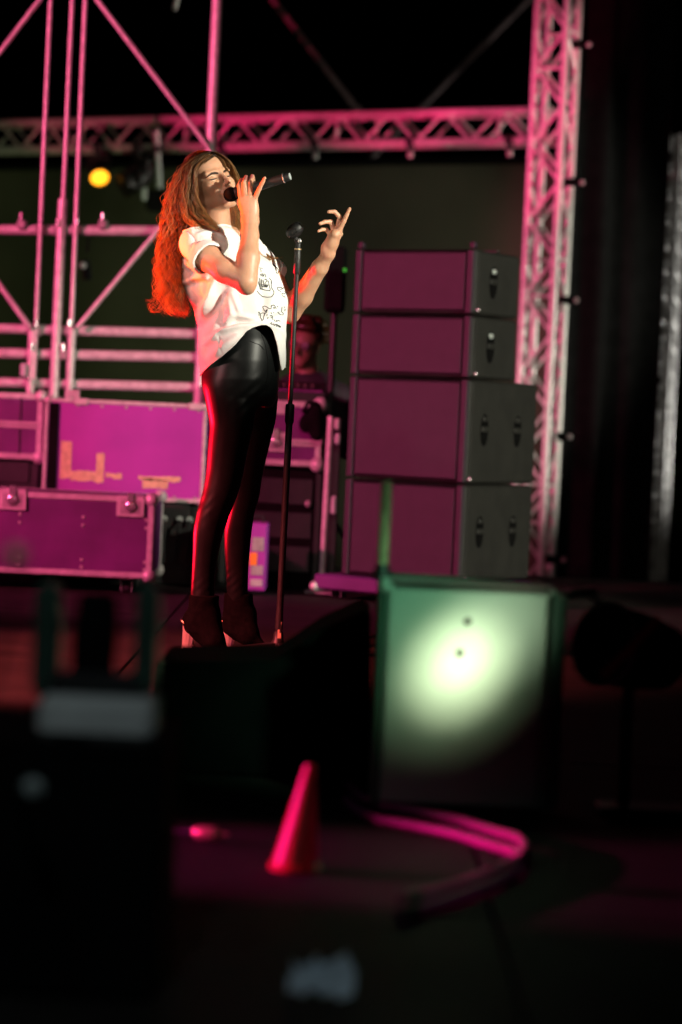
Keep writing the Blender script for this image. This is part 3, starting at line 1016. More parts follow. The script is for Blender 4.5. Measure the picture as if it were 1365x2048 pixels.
bs = obj('tripod_base', MB().lathe(sb + Vector((0, 0, .004)), (0, 0, 1), [(0, .035), (.02, .034), (.05, .019), (.075, .017)], 18), M['black'], ms, True, True)
for an in (205, 320, 80):
    d = Vector((math.cos(rad(an)), math.sin(rad(an)), 0))
    s_ = d.cross(Vector((0, 0, 1)))
    L = .26
    v_ = []
    for (t_, wd, z0, z1) in ((.02, .022, .004, .040), (L, .013, .002, .016)):
        for a, z in ((-wd, z0), (wd, z0), (wd, z1), (-wd, z1)):
            v_.append(sb + d * t_ + s_ * a + Vector((0, 0, z)))
    obj('foot', MB().add(v_, [(0, 1, 2, 3), (7, 6, 5, 4), (0, 4, 5, 1), (1, 5, 6, 2), (2, 6, 7, 3), (3, 7, 4, 0)]), M['black'], ms, False, True)
obj('lower_tube', MB().tube([on_stand(1283), on_stand(820)], .0125, 16), M['black'], ms, True, True)
obj('upper_tube', MB().tube([on_stand(830), on_stand(530)], .0085, 16), M['black'], ms, True, True)
obj('clutch', MB().tube([on_stand(847), on_stand(843), on_stand(812), on_stand(808)], [.0145, .0165, .0165, .0145], 16), M['black'], ms, True, True)
obj('collar', MB().tube([on_stand(1258), on_stand(1250), on_stand(1225)], [.0145, .0145, .0135], 16), M['black'], ms, True, True)
q0_, q1_ = on_stand(1276), on_stand(1243)
obj('paper_label', MB().box((q0_ + q1_) / 2 + Vector((.003, -.0125, 0)), (.013, .002, (q1_ - q0_).length), bev=.0005), M['tape'], ms, False, True)
obj('label_print', MB().box((q0_ + q1_) / 2 + Vector((.006, -.0137, .004)), (.005, .001, .03)), M['black'], ms, False, True)
obj('upper_sleeve', MB().tube([on_stand(548), on_stand(546), on_stand(498), on_stand(496)], [.0105, .0125, .0115, .010], 14), M['black'], ms, True, True)
obj('metal_ring', MB().tube([on_stand(499.5), on_stand(497)], .0125, 14), M['brass'], ms, True, True)
obj('clip_swivel', MB().tube([on_stand(497), on_stand(479)], .010, 12), M['black'], ms, True, True)
obj('clip_screw', MB().lathe(P(599, 482, 8.648), (.2, -1, .1), [(0, .008), (.006, .008), (.009, .004)], 10), M['chrome'], ms, True, True)
# clip: an open oval cup, tilted up to the right
cc = P(590, 461, 8.655)
ca = Vector((.62, -.30, .60)).normalized()
cb = Vector((.45, .75, -.1))
cb = (cb - ca * cb.dot(ca)).normalized()
cn = ca.cross(cb)
clip = MB()
vs_, fs_ = [], []
NS, NR = 9, 20
for i in range(NS):
    u = i / (NS - 1)
    r0 = .0135 + .0115 * math.sin(u * math.pi) ** .6
    for lay in (0, 1):
        for k in range(NR):
            an = rad(40 + 280 * k / (NR - 1))
            r1 = (r0 - .0035 * lay)
            vs_.append(cc + ca * (-.031 + .062 * u) + (cb * math.cos(an) * r1 * 1.05 + cn * math.sin(an) * r1))
for i in range(NS - 1):
    for k in range(NR - 1):
        a = i * 2 * NR + k
        b = a + 2 * NR
        fs_.append((a, a + 1, b + 1, b))
        fs_.append((a + NR, b + NR, b + NR + 1, a + NR + 1))
for k in range(NR - 1):
    for i in (0, NS - 1):
        a = i * 2 * NR + k
        fs_.append((a, a + NR, a + NR + 1, a + 1))
for i in range(NS - 1):
    for k in (0, NR - 1):
        a = i * 2 * NR + k
        b = a + 2 * NR
        fs_.append((a, b, b + NR, a + NR))
obj('clip', clip.add(vs_, fs_), M['black'], ms, True, True)
vd = (Vector((0, 0, CAM_H)) - cc).normalized()
vd = (vd - ca * vd.dot(ca)).normalized()
ring_c = cc + vd * .0245 - ca * .002
ring_s = ca.cross(vd)
obj('clip_ring', MB().tube([ring_c + ca * (.017 * math.cos(a)) + ring_s * (.011 * math.sin(a)) for a in np.linspace(0, 2 * math.pi, 25)], .0016, 6, False), M['black'], ms, True, True)
obj('clip_stem', MB().tube([on_stand(483), cc - ca * .012], .0085, 10), M['black'], ms, True, True)
cbl = [floor_pt(x, y, .006) for x, y in ((575, 1300), (592, 1303), (612, 1302), (640, 1296), (700, 1282), (760, 1270))]
t = thing('floor_cable', 'thin cable lying on the stage floor right of the microphone stand', 'cable', tuple(cbl[0]))
obj('cable', MB().tube(cbl, .004, 8), M['rubber'], t, True, True)

# ------------------------------------------------------------------ things close to the camera, out of focus
# pale green metal case in the beam
YG = 5.2
x0, x1, y0, y1 = 738, 1100, 1170, 1618
gb = P((x0 + x1) / 2, y1, YG)
wg, hg = px(x1 - x0, YG), px(y1 - y0, YG)
gc = thing('metal_case', 'pale grey-green metal case in a bright light patch, front right', 'case', (gb.x, YG, gb.z))
obj('shell', MB().box((0, .19, hg / 2), (wg, .36, hg), bev=.010), M['greybox'], gc)
obj('front_plate', MB().box((-.004, -.002, hg / 2), (wg - .05, .02, hg - .02), bev=.004), M['greybox'], gc)
obj('edge_trim', MB().box((wg / 2 - .006, .002, hg / 2), (.022, .03, hg - .01), bev=.004), M['edge_green'], gc)
obj('edge_trim', MB().box((wg / 2 + .012, .03, hg / 2), (.010, .05, hg - .03), bev=.003), M['edge_green'], gc)
obj('edge_trim', MB().box((-wg / 2 + .008, .002, hg / 2), (.014, .03, hg - .01), bev=.004), M['edge_green'], gc)
obj('top_lip', MB().box((0, .0, hg + .003), (wg - .03, .03, .008), bev=.002), M['dark_tube'], gc)
for x, y in ((918, 1238), (905, 1302)):
    obj('knob', MB().lathe((px(x - 919, YG), -.012, px(y1 - y, YG)), (0, -1, 0), [(0, .009), (.004, .0085), (.006, .005)], 12), M['cabinet'], gc, True)
obj('ball_corner', MB().ball((-wg / 2 + .014, .0, hg - .006), .019, 8), M['greybox'], gc, True)
for sx in (-1, 1):
    for sy in (.05, .33):
        obj('foot', MB().tube([(sx * wg * .4, sy, -gb.z + .001), (sx * wg * .4, sy, .005)], .02, 10), M['rubber'], gc, True)
ab, at = P(764, 1168, YG + .12), P(774, 962, YG + .12)
an_ = thing('antenna', 'short blurred antenna rod standing on the pale metal case', 'antenna', (ab.x, YG + .12, gb.z + hg + .001))
ab.z = gb.z + hg + .004
obj('rod', MB().tube([ab, at], .0125, 12), M['tape'], an_, True, True)
obj('antenna_base', MB().lathe(ab, (0, 0, 1), [(0, .022), (.012, .02), (.03, .013)], 14), M['black'], an_, True, True)

# wedge monitor, black, just behind the pale case's left
YW = 5.7
outl = [(318, 1325), (548, 1322), (585, 1300), (640, 1262), (728, 1222), (742, 1232)]
pts = [P(x, y, YW) for x, y in outl]
xo = P(530, 1300, YW).x
poly = [(p.x - xo, p.z) for p in pts] + [(pts[-1].x - xo + .02, .005), (pts[0].x - xo - .02, .005)]
wm = thing('wedge_monitor', 'black wedge stage monitor lying dark in front of the singer', 'stage monitor', (xo, YW, 0))
obj('cabinet', MB().prism(poly[::-1], (0, .42), lambda a, c, b: Vector((a, c, b))), M['matte_black'], wm)
pi_ = [(a * .9, .04 + (b - .04) * .88) for a, b in poly]
obj('side_plate', MB().prism(pi_[::-1], (-.006, .002), lambda a, c, b: Vector((a, c, b))), M['matte_black'], wm)

# riser box with a moving lamp at the left
YM = 3.5
rt = P(120, 1480, YM).z
rx = P(100, 1480, YM).x
rb = thing('black_riser', 'black box filling the dark lower left, under the blurred lamp', 'box', (rx, YM, 0))
obj('box_body', MB().box((0, .14, rt / 2), (px(470, YM), .36, rt - .002), bev=.01), M['matte_black'], rb)
obj('box_lid', MB().box((0, .14, rt - .006), (px(480, YM), .37, .012), bev=.004), M['matte_black'], rb)
ml = thing('moving_lamp', 'blurred dark moving-head lamp with a forked yoke, lower left', 'stage lamp', (P(190, 1480, YM).x, YM, rt))
zz = lambda y: P(190, y, YM).z
cx0 = P(190, 1440, YM).x
obj('lamp_base', MB().box((cx0, YM + .08, (zz(1398) + rt) / 2 + .001), (px(235, YM), .16, zz(1398) - rt), bev=.012), M['white_plastic'], ml, False, True)
for xa, xb, wd in ((98, 92, 52), (296, 292, 46)):
    a, b = P(xa, 1395, YM + .08), P(xb, 1160, YM + .08)
    obj('yoke_arm', MB().box((a + b) / 2, (px(wd, YM), .07, (b - a).length), bev=.015), M['edge_green'], ml, False, True)
obj('yoke_bar', MB().box(P(196, 1372, YM + .08), (px(200, YM), .09, px(60, YM)), bev=.015), M['black'], ml, False, True)
obj('lamp_head', MB().lathe(P(184, 1368, YM + .08), (0.02, .1, 1), [(0, .01), (.004, .03), (.06, .034), (.12, .03), (.135, .026), (.137, .01)], 20), M['matte_black'], ml, True, True)
obj('front_badge', MB().box(P(140, 1440, YM - .003), (px(70, YM), .004, px(50, YM)), bev=.001), M['white_plastic'], ml, False, True)
# added ball on a stalk, makes an amber glint close to the lens
t = thing('glint_stand_in', 'tiny added ball standing in for a round orange glint at the left edge', 'knob', tuple(P(34, 1112, 2.9)))
obj('glint_ball', MB().ball(P(34, 1112, 2.9), .013, 8), M['tape'], t, True, True)
obj('glint_stalk', MB().tube([P(34, 1114, 2.9), P(20, 1250, 2.95), P(-40, 1500, 3.0)], .003, 8), M['rubber'], t, True, True)

# lamp lying on its side right of the pale case
YR = 5.4
c = P(1262, 1300, YR)
ax = Vector((-.72, -.62, .18)).normalized()
t = thing('drum_lamp', 'black drum-shaped lamp with a rim coloured pale as if lit right of the pale metal case', 'stage lamp', (c.x, YR, 0))
obj('drum', MB().lathe(c + ax * -.12, ax, [(0, .03), (.01, .075), (.10, .088), (.20, .092), (.205, .092), (.205, .084), (.17, .08)], 26), M['black'], t, True, True)
obj('front_rim', MB().tube([c + ax * .088 + (ax.orthogonal().normalized() * math.cos(a) + ax.cross(ax.orthogonal().normalized()) * math.sin(a)) * .093 for a in np.linspace(0, 2 * math.pi, 28)], .005, 6, False), M['duct'], t, True, True)  # pale rim colour stands in for light on the edge
obj('yoke', MB().tube([P(1205, 1352, YR - .12), P(1262, 1296, YR - .14), P(1318, 1238, YR - .12)], .011, 8), M['red_plastic'], t, True, True)
obj('foot', MB().box((P(1290, 1500, YR).x, YR, .012), (.2, .12, .02), bev=.005), M['black'], t, False, True)
obj('stand_tube', MB().tube([c - Vector((0, 0, .07)), Vector((c.x, YR, .02))], .014, 10), M['black'], t, True, True)
obj('barn_door', MB().box(P(1162, 1186, YR), (px(62, YR), .05, .018), Matrix.Rotation(rad(-12), 3, 'Y'), bev=.003), M['duct'], t, False, True)
obj('door_arm', MB().tube([P(1180, 1190, YR), c + Vector((-.03, 0, .08))], .006, 8), M['black'], t, True, True)

# red cone, cables and small litter on the floor
cf = floor_pt(590, 1738)
t = thing('red_cone', 'small red plastic cone lit red on the dark floor', 'cone', tuple(cf))
apex = P(622, 1530, cf.y) - cf
obj('cone_body', MB().tube([Vector((0, 0, .008)), apex * .5, apex], [.044, .028, .011], 20), M['red_plastic'], t, True)
obj('cone_foot', MB().lathe((0, 0, 0.001), (0, 0, 1), [(0, .05), (.008, .05), (.012, .044)], 20), M['red_plastic'], t, True)
for k, (off, lab) in enumerate((((0, 0), 'lower of two magenta cables looped on the floor before the pale case'), ((6, -28), 'upper of two magenta cables looped on the floor before the pale case'))):
    pp = [(692, 1600), (715, 1622), (760, 1640), (830, 1652), (910, 1668), (980, 1690), (1030, 1704), (1046, 1722), (1036, 1745), (990, 1768), (920, 1795), (860, 1812), (830, 1822)]
    cs = [floor_pt(x + off[0], y + off[1], .012 + .012 * k) for x, y in pp]
    t = thing('floor_cable', lab, 'cable', tuple(cs[0]), 0, 'magenta cables on the floor')
    obj('cable', MB().tube(cs, .0105, 10), M['pink_cable'], t, True, True)
    obj('connector', MB().tube([cs[-1], cs[-1] + (cs[-1] - cs[-2]).normalized() * .05], .014, 10), M['black'], t, True, True)
pf = floor_pt(645, 1985)
t = thing('crumpled_paper', 'crumpled bluish white paper lying on the dark floor at bottom', 'paper', tuple(pf))
vs_, fs_ = [], []
for i in range(9):
    for j in range(7):
        vs_.append(Vector(((i - 4) * .012 + random.uniform(-.004, .004), (j - 3) * .016 + random.uniform(-.005, .005), .014 + random.uniform(-.012, .018) + .004 * (j - 1))))
for i in range(8):
    for j in range(6):
        a = i * 7 + j
        fs_.append((a, a + 7, a + 8, a + 1))
sh = obj('sheet', MB().add(vs_, fs_), M['paper'], t)
sm = sh.modifiers.new('thickness', 'SOLIDIFY')
sm.thickness = .0012
for (x, y, m_, lab) in ((415, 1676, 'brass', 'small added brass plug giving a blurred glint on the dark floor'), (64, 1576, 'duct', 'small added pale plug giving a greenish glint at lower left')):  # plugs added to make small blurred glints
    if x == 64:
        c = P(x, y, 3.3)
        b = Vector((c.x, 3.3, c.z))
        t = thing('glint_plug', lab, 'plug', tuple(b))
        ax = Vector((.3, -1, .2))
    else:
        b = floor_pt(x, y + 6)
        t = thing('glint_plug', lab, 'plug', tuple(b))
        ax = Vector((.9, -.4, .05))
        b = b + Vector((0, 0, .016))
    obj('plug_body', MB().lathe(b, ax, [(-.03, .008), (-.02, .013), (.0, .014), (.02, .012), (.022, .004), (.045, .0035)], 12), M[m_], t, True, True)
    obj('lead', MB().tube([b - Vector(ax).normalized() * .03, b - Vector(ax).normalized() * .12 + Vector((0, 0, -.004)), b - Vector(ax).normalized() * .3 + Vector((.1, .05, -.006))], .005, 8), M['rubber'], t, True, True)

# ------------------------------------------------------------------ the singer
DS = 8.5
person = thing('person', 'woman in an oversized white printed t-shirt and shiny black leggings singing with head tilted back', 'person', (P(440, 1300, 8.6).x, 8.6, 0))


def rows(tab, Y0, bfac=None):
    """silhouette rows (y, xl, xr[, Y, half depth]) -> loft rows"""
    out = []
    for r in tab:
        y, xl, xr = r[:3]
        Y = r[3] if len(r) > 3 else Y0
        c = P((xl + xr) / 2, y, Y)
        a = px((xr - xl) / 2, Y)
        b = r[4] if len(r) > 4 else a * (bfac or .95)
        out.append((c.z, c.x, c.y, a, b))
    return out


near_leg = [(690, 440, 500, 8.52), (725, 415, 512, 8.47), (770, 404, 517, 8.45), (800, 410, 514, 8.44), (850, 420, 508, 8.43), (905, 415.5, 495, 8.43), (945, 413, 488, 8.43), (975, 408, 481, 8.43), (1000, 402, 472, 8.43), (1025, 394, 461, 8.43),
            (1060, 387, 448.5, 8.43), (1100, 386, 438, 8.43), (1140, 384.5, 431.5, 8.43), (1170, 382.5, 430, 8.43), (1200, 381, 430, 8.43), (1225, 381, 431, 8.43)]
far_leg = [(690, 480, 545, 8.57), (725, 478, 556, 8.61), (770, 480, 558, 8.64), (800, 478, 556, 8.66), (839, 473, 552.5, 8.68), (892, 467, 539, 8.71), (945, 464, 526.5, 8.74), (975, 463, 522, 8.76), (992, 462, 520, 8.77), (1022, 458, 510, 8.78),
           (1062, 448.5, 504, 8.80), (1098, 449, 500.5, 8.81), (1138, 452, 497.5, 8.82), (1188, 454, 496, 8.83), (1225, 455, 497, 8.84)]
hips = [(625, 432, 545, 8.53, .12), (645, 424, 551, 8.53, .135), (680, 411, 561, 8.53, .155), (720, 404, 561, 8.53, .17), (760, 404.5, 558, 8.53, .172), (790, 410, 556, 8.53, .15), (812, 425, 545, 8.53, .11)]
torso = [(470, 396, 464, 8.5, .10), (500, 382, 490, 8.5, .115), (540, 386, 525, 8.5, .115), (590, 405, 545, 8.51, .11), (640, 438, 540, 8.52, .10), (680, 430, 540, 8.53, .11), (720, 425, 540, 8.53, .12)]

# head frame
UP = Vector((-.44, .15, .885)).normalized()
FW = Vector((.519, -.762, .387))
FW = (FW - UP * FW.dot(UP)).normalized()
LF = UP.cross(FW)
HO = P(418, 371, 8.50)


def H(x, y, z):
    return HO + FW * x + LF * y + UP * z


HA = [FW, LF, UP]
lo = P(355, 1240, 8.95)
hi = P(705, 300, 8.1)
B = SDF((lo.x - .02, 8.08, .02), (hi.x + .03, 9.0, hi.z + .04), .0031)
B.loft(rows(torso, DS), .02)
B.loft(rows(hips, DS), .02, -.016)
B.loft(rows(near_leg, 8.45), .012, -.010)
B.loft(rows(far_leg, 8.65), .012, -.010)
# feet inside the boots
for (ax_, ay, d0, tx, ty) in ((405, 1222, 8.43, 448, 1286), (476, 1222, 8.84, 515, 1276)):
    a_, b_ = P(ax_, ay, d0), P(tx, ty, d0 - .04)
    B.cone(a_, a_ + (b_ - a_) * .6, .026, .016, .015)
# shoulders, neck
shn, shf = P(393, 485, 8.365), P(474, 478, 8.66)
B.cone(shn, shf, .052, .052, .03)
B.cone(P(428, 478, 8.53), H(-.012, 0, -.055), .066, .054, .02)
B.cone(P(432, 470, 8.50), H(.01, -.012, -.08), .045, .040, .015)
# skull and face
B.ell(H(-.014, 0, .022), (.092, .073, .085), HA, .012)
B.ell(H(.040, 0, .045), (.048, .060, .052), HA, .02)
B.ell(H(.036, 0, -.030), (.050, .059, .070), HA, .02)
B.ell(H(.040, 0, -.072), (.044, .043, .030), HA, .018)
B.cone(H(.068, -.010, -.096), H(.068, .010, -.096), .0155, .0155, .016)
for s in (-1, 1):
    B.cone(H(-.002, s * .056, -.055), H(.060, s * .016, -.097), .016, .013, .018)
    B.ell(H(.056, s * .041, -.028), (.021, .020, .020), HA, .018)
    B.cone(H(.081, s * .012, .014), H(.070, s * .045, .016), .010, .010, .012)
    B.ell(H(.090, s * .031, -.003), (.015, .018, .011), HA, .012, True)
    B.ell(H(.0665, s * .031, -.003), (.0135, .0155, .0125), HA, .004)
    B.ell(H(.0705, s * .031, -.0075), (.012, .0145, .0035), HA, .003)
    B.ell(H(-.012, s * .073, -.018), (.016, .007, .028), HA, .004)
B.cone(H(.083, 0, .010), H(.108, 0, -.034), .0075, .0085, .009)
B.ell(H(.1085, 0, -.037), (.0105, .0105, .0095), HA, .005)
for s in (-1, 1):
    B.ell(H(.098, s * .0105, -.040), (.0085, .0068, .0068), HA, .004)
    B.ell(H(.1035, s * .0055, -.0475), (.0035, .003, .0035), HA, .002, True)
B.ell(H(.078, 0, -.064), (.021, .030, .022), HA, .012)
B.cone(H(.091, -.019, -.0672), H(.0975, 0, -.0645), .0036, .0056, .004)
B.cone(H(.0975, 0, -.0645), H(.091, .019, -.0672), .0056, .0036, .004)
B.cone(H(.089, -.017, -.0765), H(.0955, 0, -.0795), .0042, .0068, .004)
B.cone(H(.0955, 0, -.0795), H(.089, .017, -.0765), .0068, .0042, .004)
B.cone(H(.100, -.011, -.0712), H(.100, .011, -.0712), .0028, .0028, .003, None, True)

# microphone frame
mt, me_ = P(459, 390, 8.355), P(580, 353, 8.30)
MX = (me_ - mt).normalized()
MLEN = (me_ - mt).length


def mic_at(xpx):
    return mt + (me_ - mt) * ((xpx - 459) / (580 - 459))


# near arm: upper arm, forearm, hand closed on the microphone
el = P(494, 563, 8.205)
wr = P(501, 441, 8.30)
B.cone(shn, P(415, 515, 8.295), .048, .044, .02)
B.cone(P(415, 515, 8.295), P(450, 541, 8.245), .0435, .041, .02)
B.cone(P(450, 541, 8.245), el + Vector((-.008, 0, .0)), .041, .036, .015)
B.cone(el, P(497, 516, 8.225), .036, .0375, .015)
B.cone(P(497, 516, 8.225), P(500, 470, 8.275), .0375, .029, .015)
B.cone(P(500, 470, 8.275), wr, .029, .0255, .012, ((1, 0, 0), 1.06))
B.ell(P(494, 577, 8.215), (.022, .022, .020), None, .02)
pm = P(500, 414, 8.306)
B.cone(wr, pm, .024, .024, .012, ((1, 0, 0), 1.25))
mc = [mic_at(x) for x in (481, 490, 500, 509)]
near_fingers = [
    # MCP, PIP, DIP, tip (pixels + depth), radii
    [(483, 399, 8.305), (479.5, 371, 8.322), (484, 360, 8.352), (489, 372, 8.378)],
    [(491, 396, 8.300), (489, 366, 8.315), (493, 354.5, 8.347), (498, 367, 8.374)],
    [(500, 396, 8.298), (501, 366, 8.312), (505, 353, 8.340), (508, 364, 8.367)],
    [(509.5, 399, 8.298), (519, 378, 8.285), (525, 366, 8.278), (530, 356, 8.273)],
]
for k, fg in enumerate(near_fingers):
    q = [P(*c) for c in fg]
    r = [(.0105, .0088, .0078, .0068), (.011, .0092, .008, .007), (.0105, .0088, .0078, .0068), (.0095, .0078, .0068, .0058)][k]
    B.cone(P(500 + (k - 1.5) * 6, 424, 8.302), q[0], .014, .0115, .009)
    for i in range(3):
        B.cone(q[i], q[i + 1], r[i], r[i + 1], .0025)
th = [P(489, 420, 8.322), P(480, 405, 8.345), P(474, 399, 8.372), P(478, 392, 8.392)]
for i in range(3):
    B.cone(th[i], th[i + 1], (.014, .0105, .009)[i], (.0105, .009, .0075)[i], .006)

# far arm, raised, palm up
elf = P(580, 625, 8.80)
B.cone(shf, P(545, 560, 8.78), .05, .042, .02)
B.cone(P(545, 560, 8.78), elf, .042, .037, .015)
B.cone(elf, P(604, 592, 8.76), .0385, .0385, .015)
B.cone(P(604, 592, 8.76), P(640, 535, 8.68), .0385, .029, .015)
B.cone(P(640, 535, 8.68), P(657, 508, 8.65), .029, .0225, .012)
B.cone(P(657, 508, 8.65), P(664, 486, 8.635), .0225, .0235, .012, ((0, 1, 0), 1.25))
B.cone(P(664, 486, 8.635), P(670, 470, 8.62), .0235, .0205, .01, ((0, 1, 0), 1.35))
B.ell(P(651, 497, 8.64), (.016, .02, .022), None, .012)
far_fingers = [
    [(680, 458, 8.610), (688, 443, 8.600), (694, 430, 8.594), (699.5, 417.5, 8.590)],
    [(676, 459, 8.622), (680, 434, 8.612), (669.5, 423.5, 8.600), (658, 423.5, 8.592)],
    [(669, 464, 8.632), (662.5, 443.5, 8.630), (650, 444, 8.618), (640.5, 447.5, 8.610)],
    [(662, 470, 8.642), (653.5, 459.5, 8.645), (645, 459, 8.634), (637.5, 462.5, 8.626)],
]
for k, fg in enumerate(far_fingers):
    q = [P(*c) for c in fg]
    r = [(.0102, .0086, .0075, .0062), (.0105, .0088, .0077, .0066), (.0102, .0086, .0075, .0064), (.0092, .0076, .0066, .0056)][k]
    B.cone(P(666 + (1.5 - k) * 2.5, 482, 8.632), q[0], .013, .011, .009)
    for i in range(3):
        B.cone(q[i], q[i + 1], r[i], r[i + 1], .0025)
th = [P(668, 487, 8.655), P(676, 474, 8.69), P(681, 468, 8.72), P(681, 460, 8.74)]
for i in range(3):
    B.cone(th[i], th[i + 1], (.0145, .0105, .009)[i], (.0105, .009, .0075)[i], .006)

bv, bf = B.mesh()
bv = relax(bv, bf, 1, .35)
bme = np_mesh('body', bv, bf)
body = link('body', bme, M['skin'], person, True, True)
bme.materials.append(M['lips'])
fc = bv[bf].mean(axis=1) - np.array(HO)
lx, ly, lz = fc @ np.array(FW), fc @ np.array(LF), fc @ np.array(UP)
lipm = (lx > .084) & ((ly / .022) ** 2 + ((lz + .0715) / .0135) ** 2 < 1)
bme.polygons.foreach_set('material_index', lipm.astype(np.int32))
del B
btree = BVHTree.FromPolygons([tuple(p) for p in bv], [tuple(int(i) for i in q) for q in bf])


def on_face(x, y, z, off=.0008):
    loc, nrm, _, _ = btree.find_nearest(H(x, y, z))
    return loc + nrm * off


for s in (-1, 1):
    pts = [on_face(.09, s * .012, .0060), on_face(.088, s * .022, .0090), on_face(.083, s * .034, .0120), on_face(.074, s * .046, .0105), on_face(.066, s * .053, .006)]
    obj('eyebrow', MB().tube(pts, [.0026, .0038, .0038, .0028, .0011], 8), M['brow'], person, True, True)
    pts = [on_face(.085, s * .0175, -.0075), on_face(.085, s * .025, -.0105), on_face(.085, s * .033, -.0115), on_face(.08, s * .040, -.0095), on_face(.074, s * .047, -.0055)]
    obj('eyelash', MB().tube(pts, [.0010, .0021, .0026, .0024, .0013], 6), M['brow'], person, True, True)

# ------------------------------------------------------------------ t-shirt
shirt_rows = [(449, 414, 456, 8.51, .055), (456, 404, 470, 8.51, .10), (464, 384, 474, 8.51, .135), (475, 369, 483, 8.5, .145), (500, 358.5, 514, 8.5, .145), (520, 356, 540, 8.5, .142), (545, 358, 557, 8.5, .142), (570, 364, 569, 8.5, .145),
              (592, 371, 577, 8.5, .15), (620, 384, 576.5, 8.5, .155), (640, 391, 574, 8.51, .16), (660, 397, 572.5, 8.51, .17), (690, 398, 572, 8.52, .195), (720, 399, 572, 8.52, .2), (750, 401, 570, 8.52, .2), (775, 402, 566, 8.52, .2)]
lo, hi = P(340, 790, 8.85), P(600, 430, 8.1)
S = SDF((lo.x - .02, 8.12, lo.z), (hi.x + .02, 8.92, hi.z), .0032)
S.loft(rows(shirt_rows, 8.5), .02)
sa = P(392, 487, 8.355)
cuff_c, cuff_d = P(416, 514.5, 8.29), (P(452, 545, 8.222) - P(403, 506, 8.31)).normalized()
S.cone(sa, cuff_c - cuff_d * .02, .058, .0505, .03)
S.cone(cuff_c - cuff_d * .025, cuff_c + cuff_d * .05, .0505, .0505, .012)
sfa = P(480, 484, 8.68)
S.cone(sfa, P(535, 545, 8.80), .06, .062, .03)
sv, sf_ = S.mesh()
del S
sv = relax(sv, sf_, 3, .5)
nrm = vnormals(sv, sf_)
pxy = to_px(sv)


def S2(cx, cy):
    return (350 + cx / 7.583, 440 + cy / 7.583)


def S3(cx, cy):
    return (360 + cx / 3.79, 400 + cy / 3.79)


folds = [
    ([S2(165, 90), S2(235, 210), S2(300, 300)], -.004, 2.2), ([S2(300, 300), S2(240, 450), S2(228, 580), S2(300, 690)], -.004, 2.2),
    ([S2(350, 230), S2(450, 195), S2(640, 200), S2(750, 260)], .008, 5), ([S2(330, 320), S2(520, 290), S2(740, 330)], -.007, 5), ([S2(420, 270), S2(600, 290)], .006, 4),
    ([S2(470, 880), S2(300, 880), S2(140, 960), S2(100, 1030)], .009, 5), ([S2(440, 930), S2(300, 960), S2(160, 1020)], -.008, 6), ([S2(430, 860), S2(250, 720), S2(120, 560), S2(100, 400)], .006, 7),
    ([S2(440, 860), S2(260, 780), S2(110, 760)], -.005, 6), ([S2(420, 840), S2(300, 640), S2(270, 480)], .005, 4),
    ([S2(600, 920), S2(560, 1150), S2(480, 1320), S3(200, 800), S3(165, 900)], .012, 7), ([S2(560, 940), S2(460, 1150), S3(110, 800), S3(90, 850)], -.008, 9), ([S2(760, 1030), S2(640, 1250), S3(250, 870), S3(170, 960)], -.010, 9),
    ([S3(400, 700), S3(450, 850)], .007, 6), ([S3(370, 720), S3(390, 870), S3(340, 950)], .007, 8), ([S3(320, 740), S3(310, 880), S3(280, 960)], -.008, 8),
    ([S3(620, 935), S3(470, 950), S3(300, 995), S3(190, 1100), S3(160, 1230)], .011, 6), ([S3(600, 930), S3(430, 920), S3(300, 960), S3(200, 1040)], -.010, 6), ([S3(615, 925), S3(500, 890), S3(420, 880)], .006, 6),
    ([S3(290, 1000), S3(320, 1170)], -.0015, 2.0), ([S3(430, 1040), S3(330, 1110), S3(200, 1220)], .007, 8), ([S3(150, 1000), S3(175, 1150), S3(200, 1230)], .006, 6),
    ([S3(620, 940), S3(660, 860), S3(720, 700)], .006, 8), ([S3(640, 930), S3(720, 900), S3(810, 830)], -.007, 6), ([S3(680, 950), S3(760, 990), S3(800, 1030)], .008, 6), ([S3(700, 950), S3(750, 1060), S3(770, 1180)], .006, 5),
    ([S3(610, 470), S3(680, 560), S3(740, 660)], -.006, 7), ([S3(640, 430), S3(720, 540), S3(790, 640)], .005, 6), ([S3(600, 600), S3(640, 760), S3(630, 900)], -.005, 9),
    ([S3(300, 190), S3(400, 240), S3(460, 290)], .005, 4), ([S3(330, 230), S3(430, 330), S3(450, 420)], -.008, 6), ([S3(90, 230), S3(60, 330), S3(40, 450)], .005, 7),
    ([S3(20, 500), S3(60, 650), S3(120, 820)], .006, 6), ([S3(60, 520), S3(110, 650)], -.006, 6), ([S3(130, 650), S3(140, 760), S3(100, 860)], -.006, 6), ([S3(240, 640), S3(230, 720), S3(180, 850)], .009, 6),
]
disp = np.zeros(len(sv))
for pts, amp, wd in folds:
    best = np.full(len(sv), 1e9)
    tt = np.zeros(len(sv))
    cum = 0.0
    L = sum(math.dist(pts[i], pts[i + 1]) for i in range(len(pts) - 1))
    for i in range(len(pts) - 1):
        a, b = np.array(pts[i]), np.array(pts[i + 1])
        ab = b - a
        t = np.clip(((pxy - a) @ ab) / (ab @ ab), 0, 1)
        d = np.linalg.norm(pxy - a - t[:, None] * ab, axis=1)
        m = d < best
        best = np.where(m, d, best)
        tt = np.where(m, (cum + t * np.linalg.norm(ab)) / L, tt)
        cum += np.linalg.norm(ab)
    env = np.clip(np.sin(np.pi * (0.12 + .82 * tt)), 0, 1) ** .6
    disp += 1.5 * amp * env * np.exp(-(best / wd) ** 2)
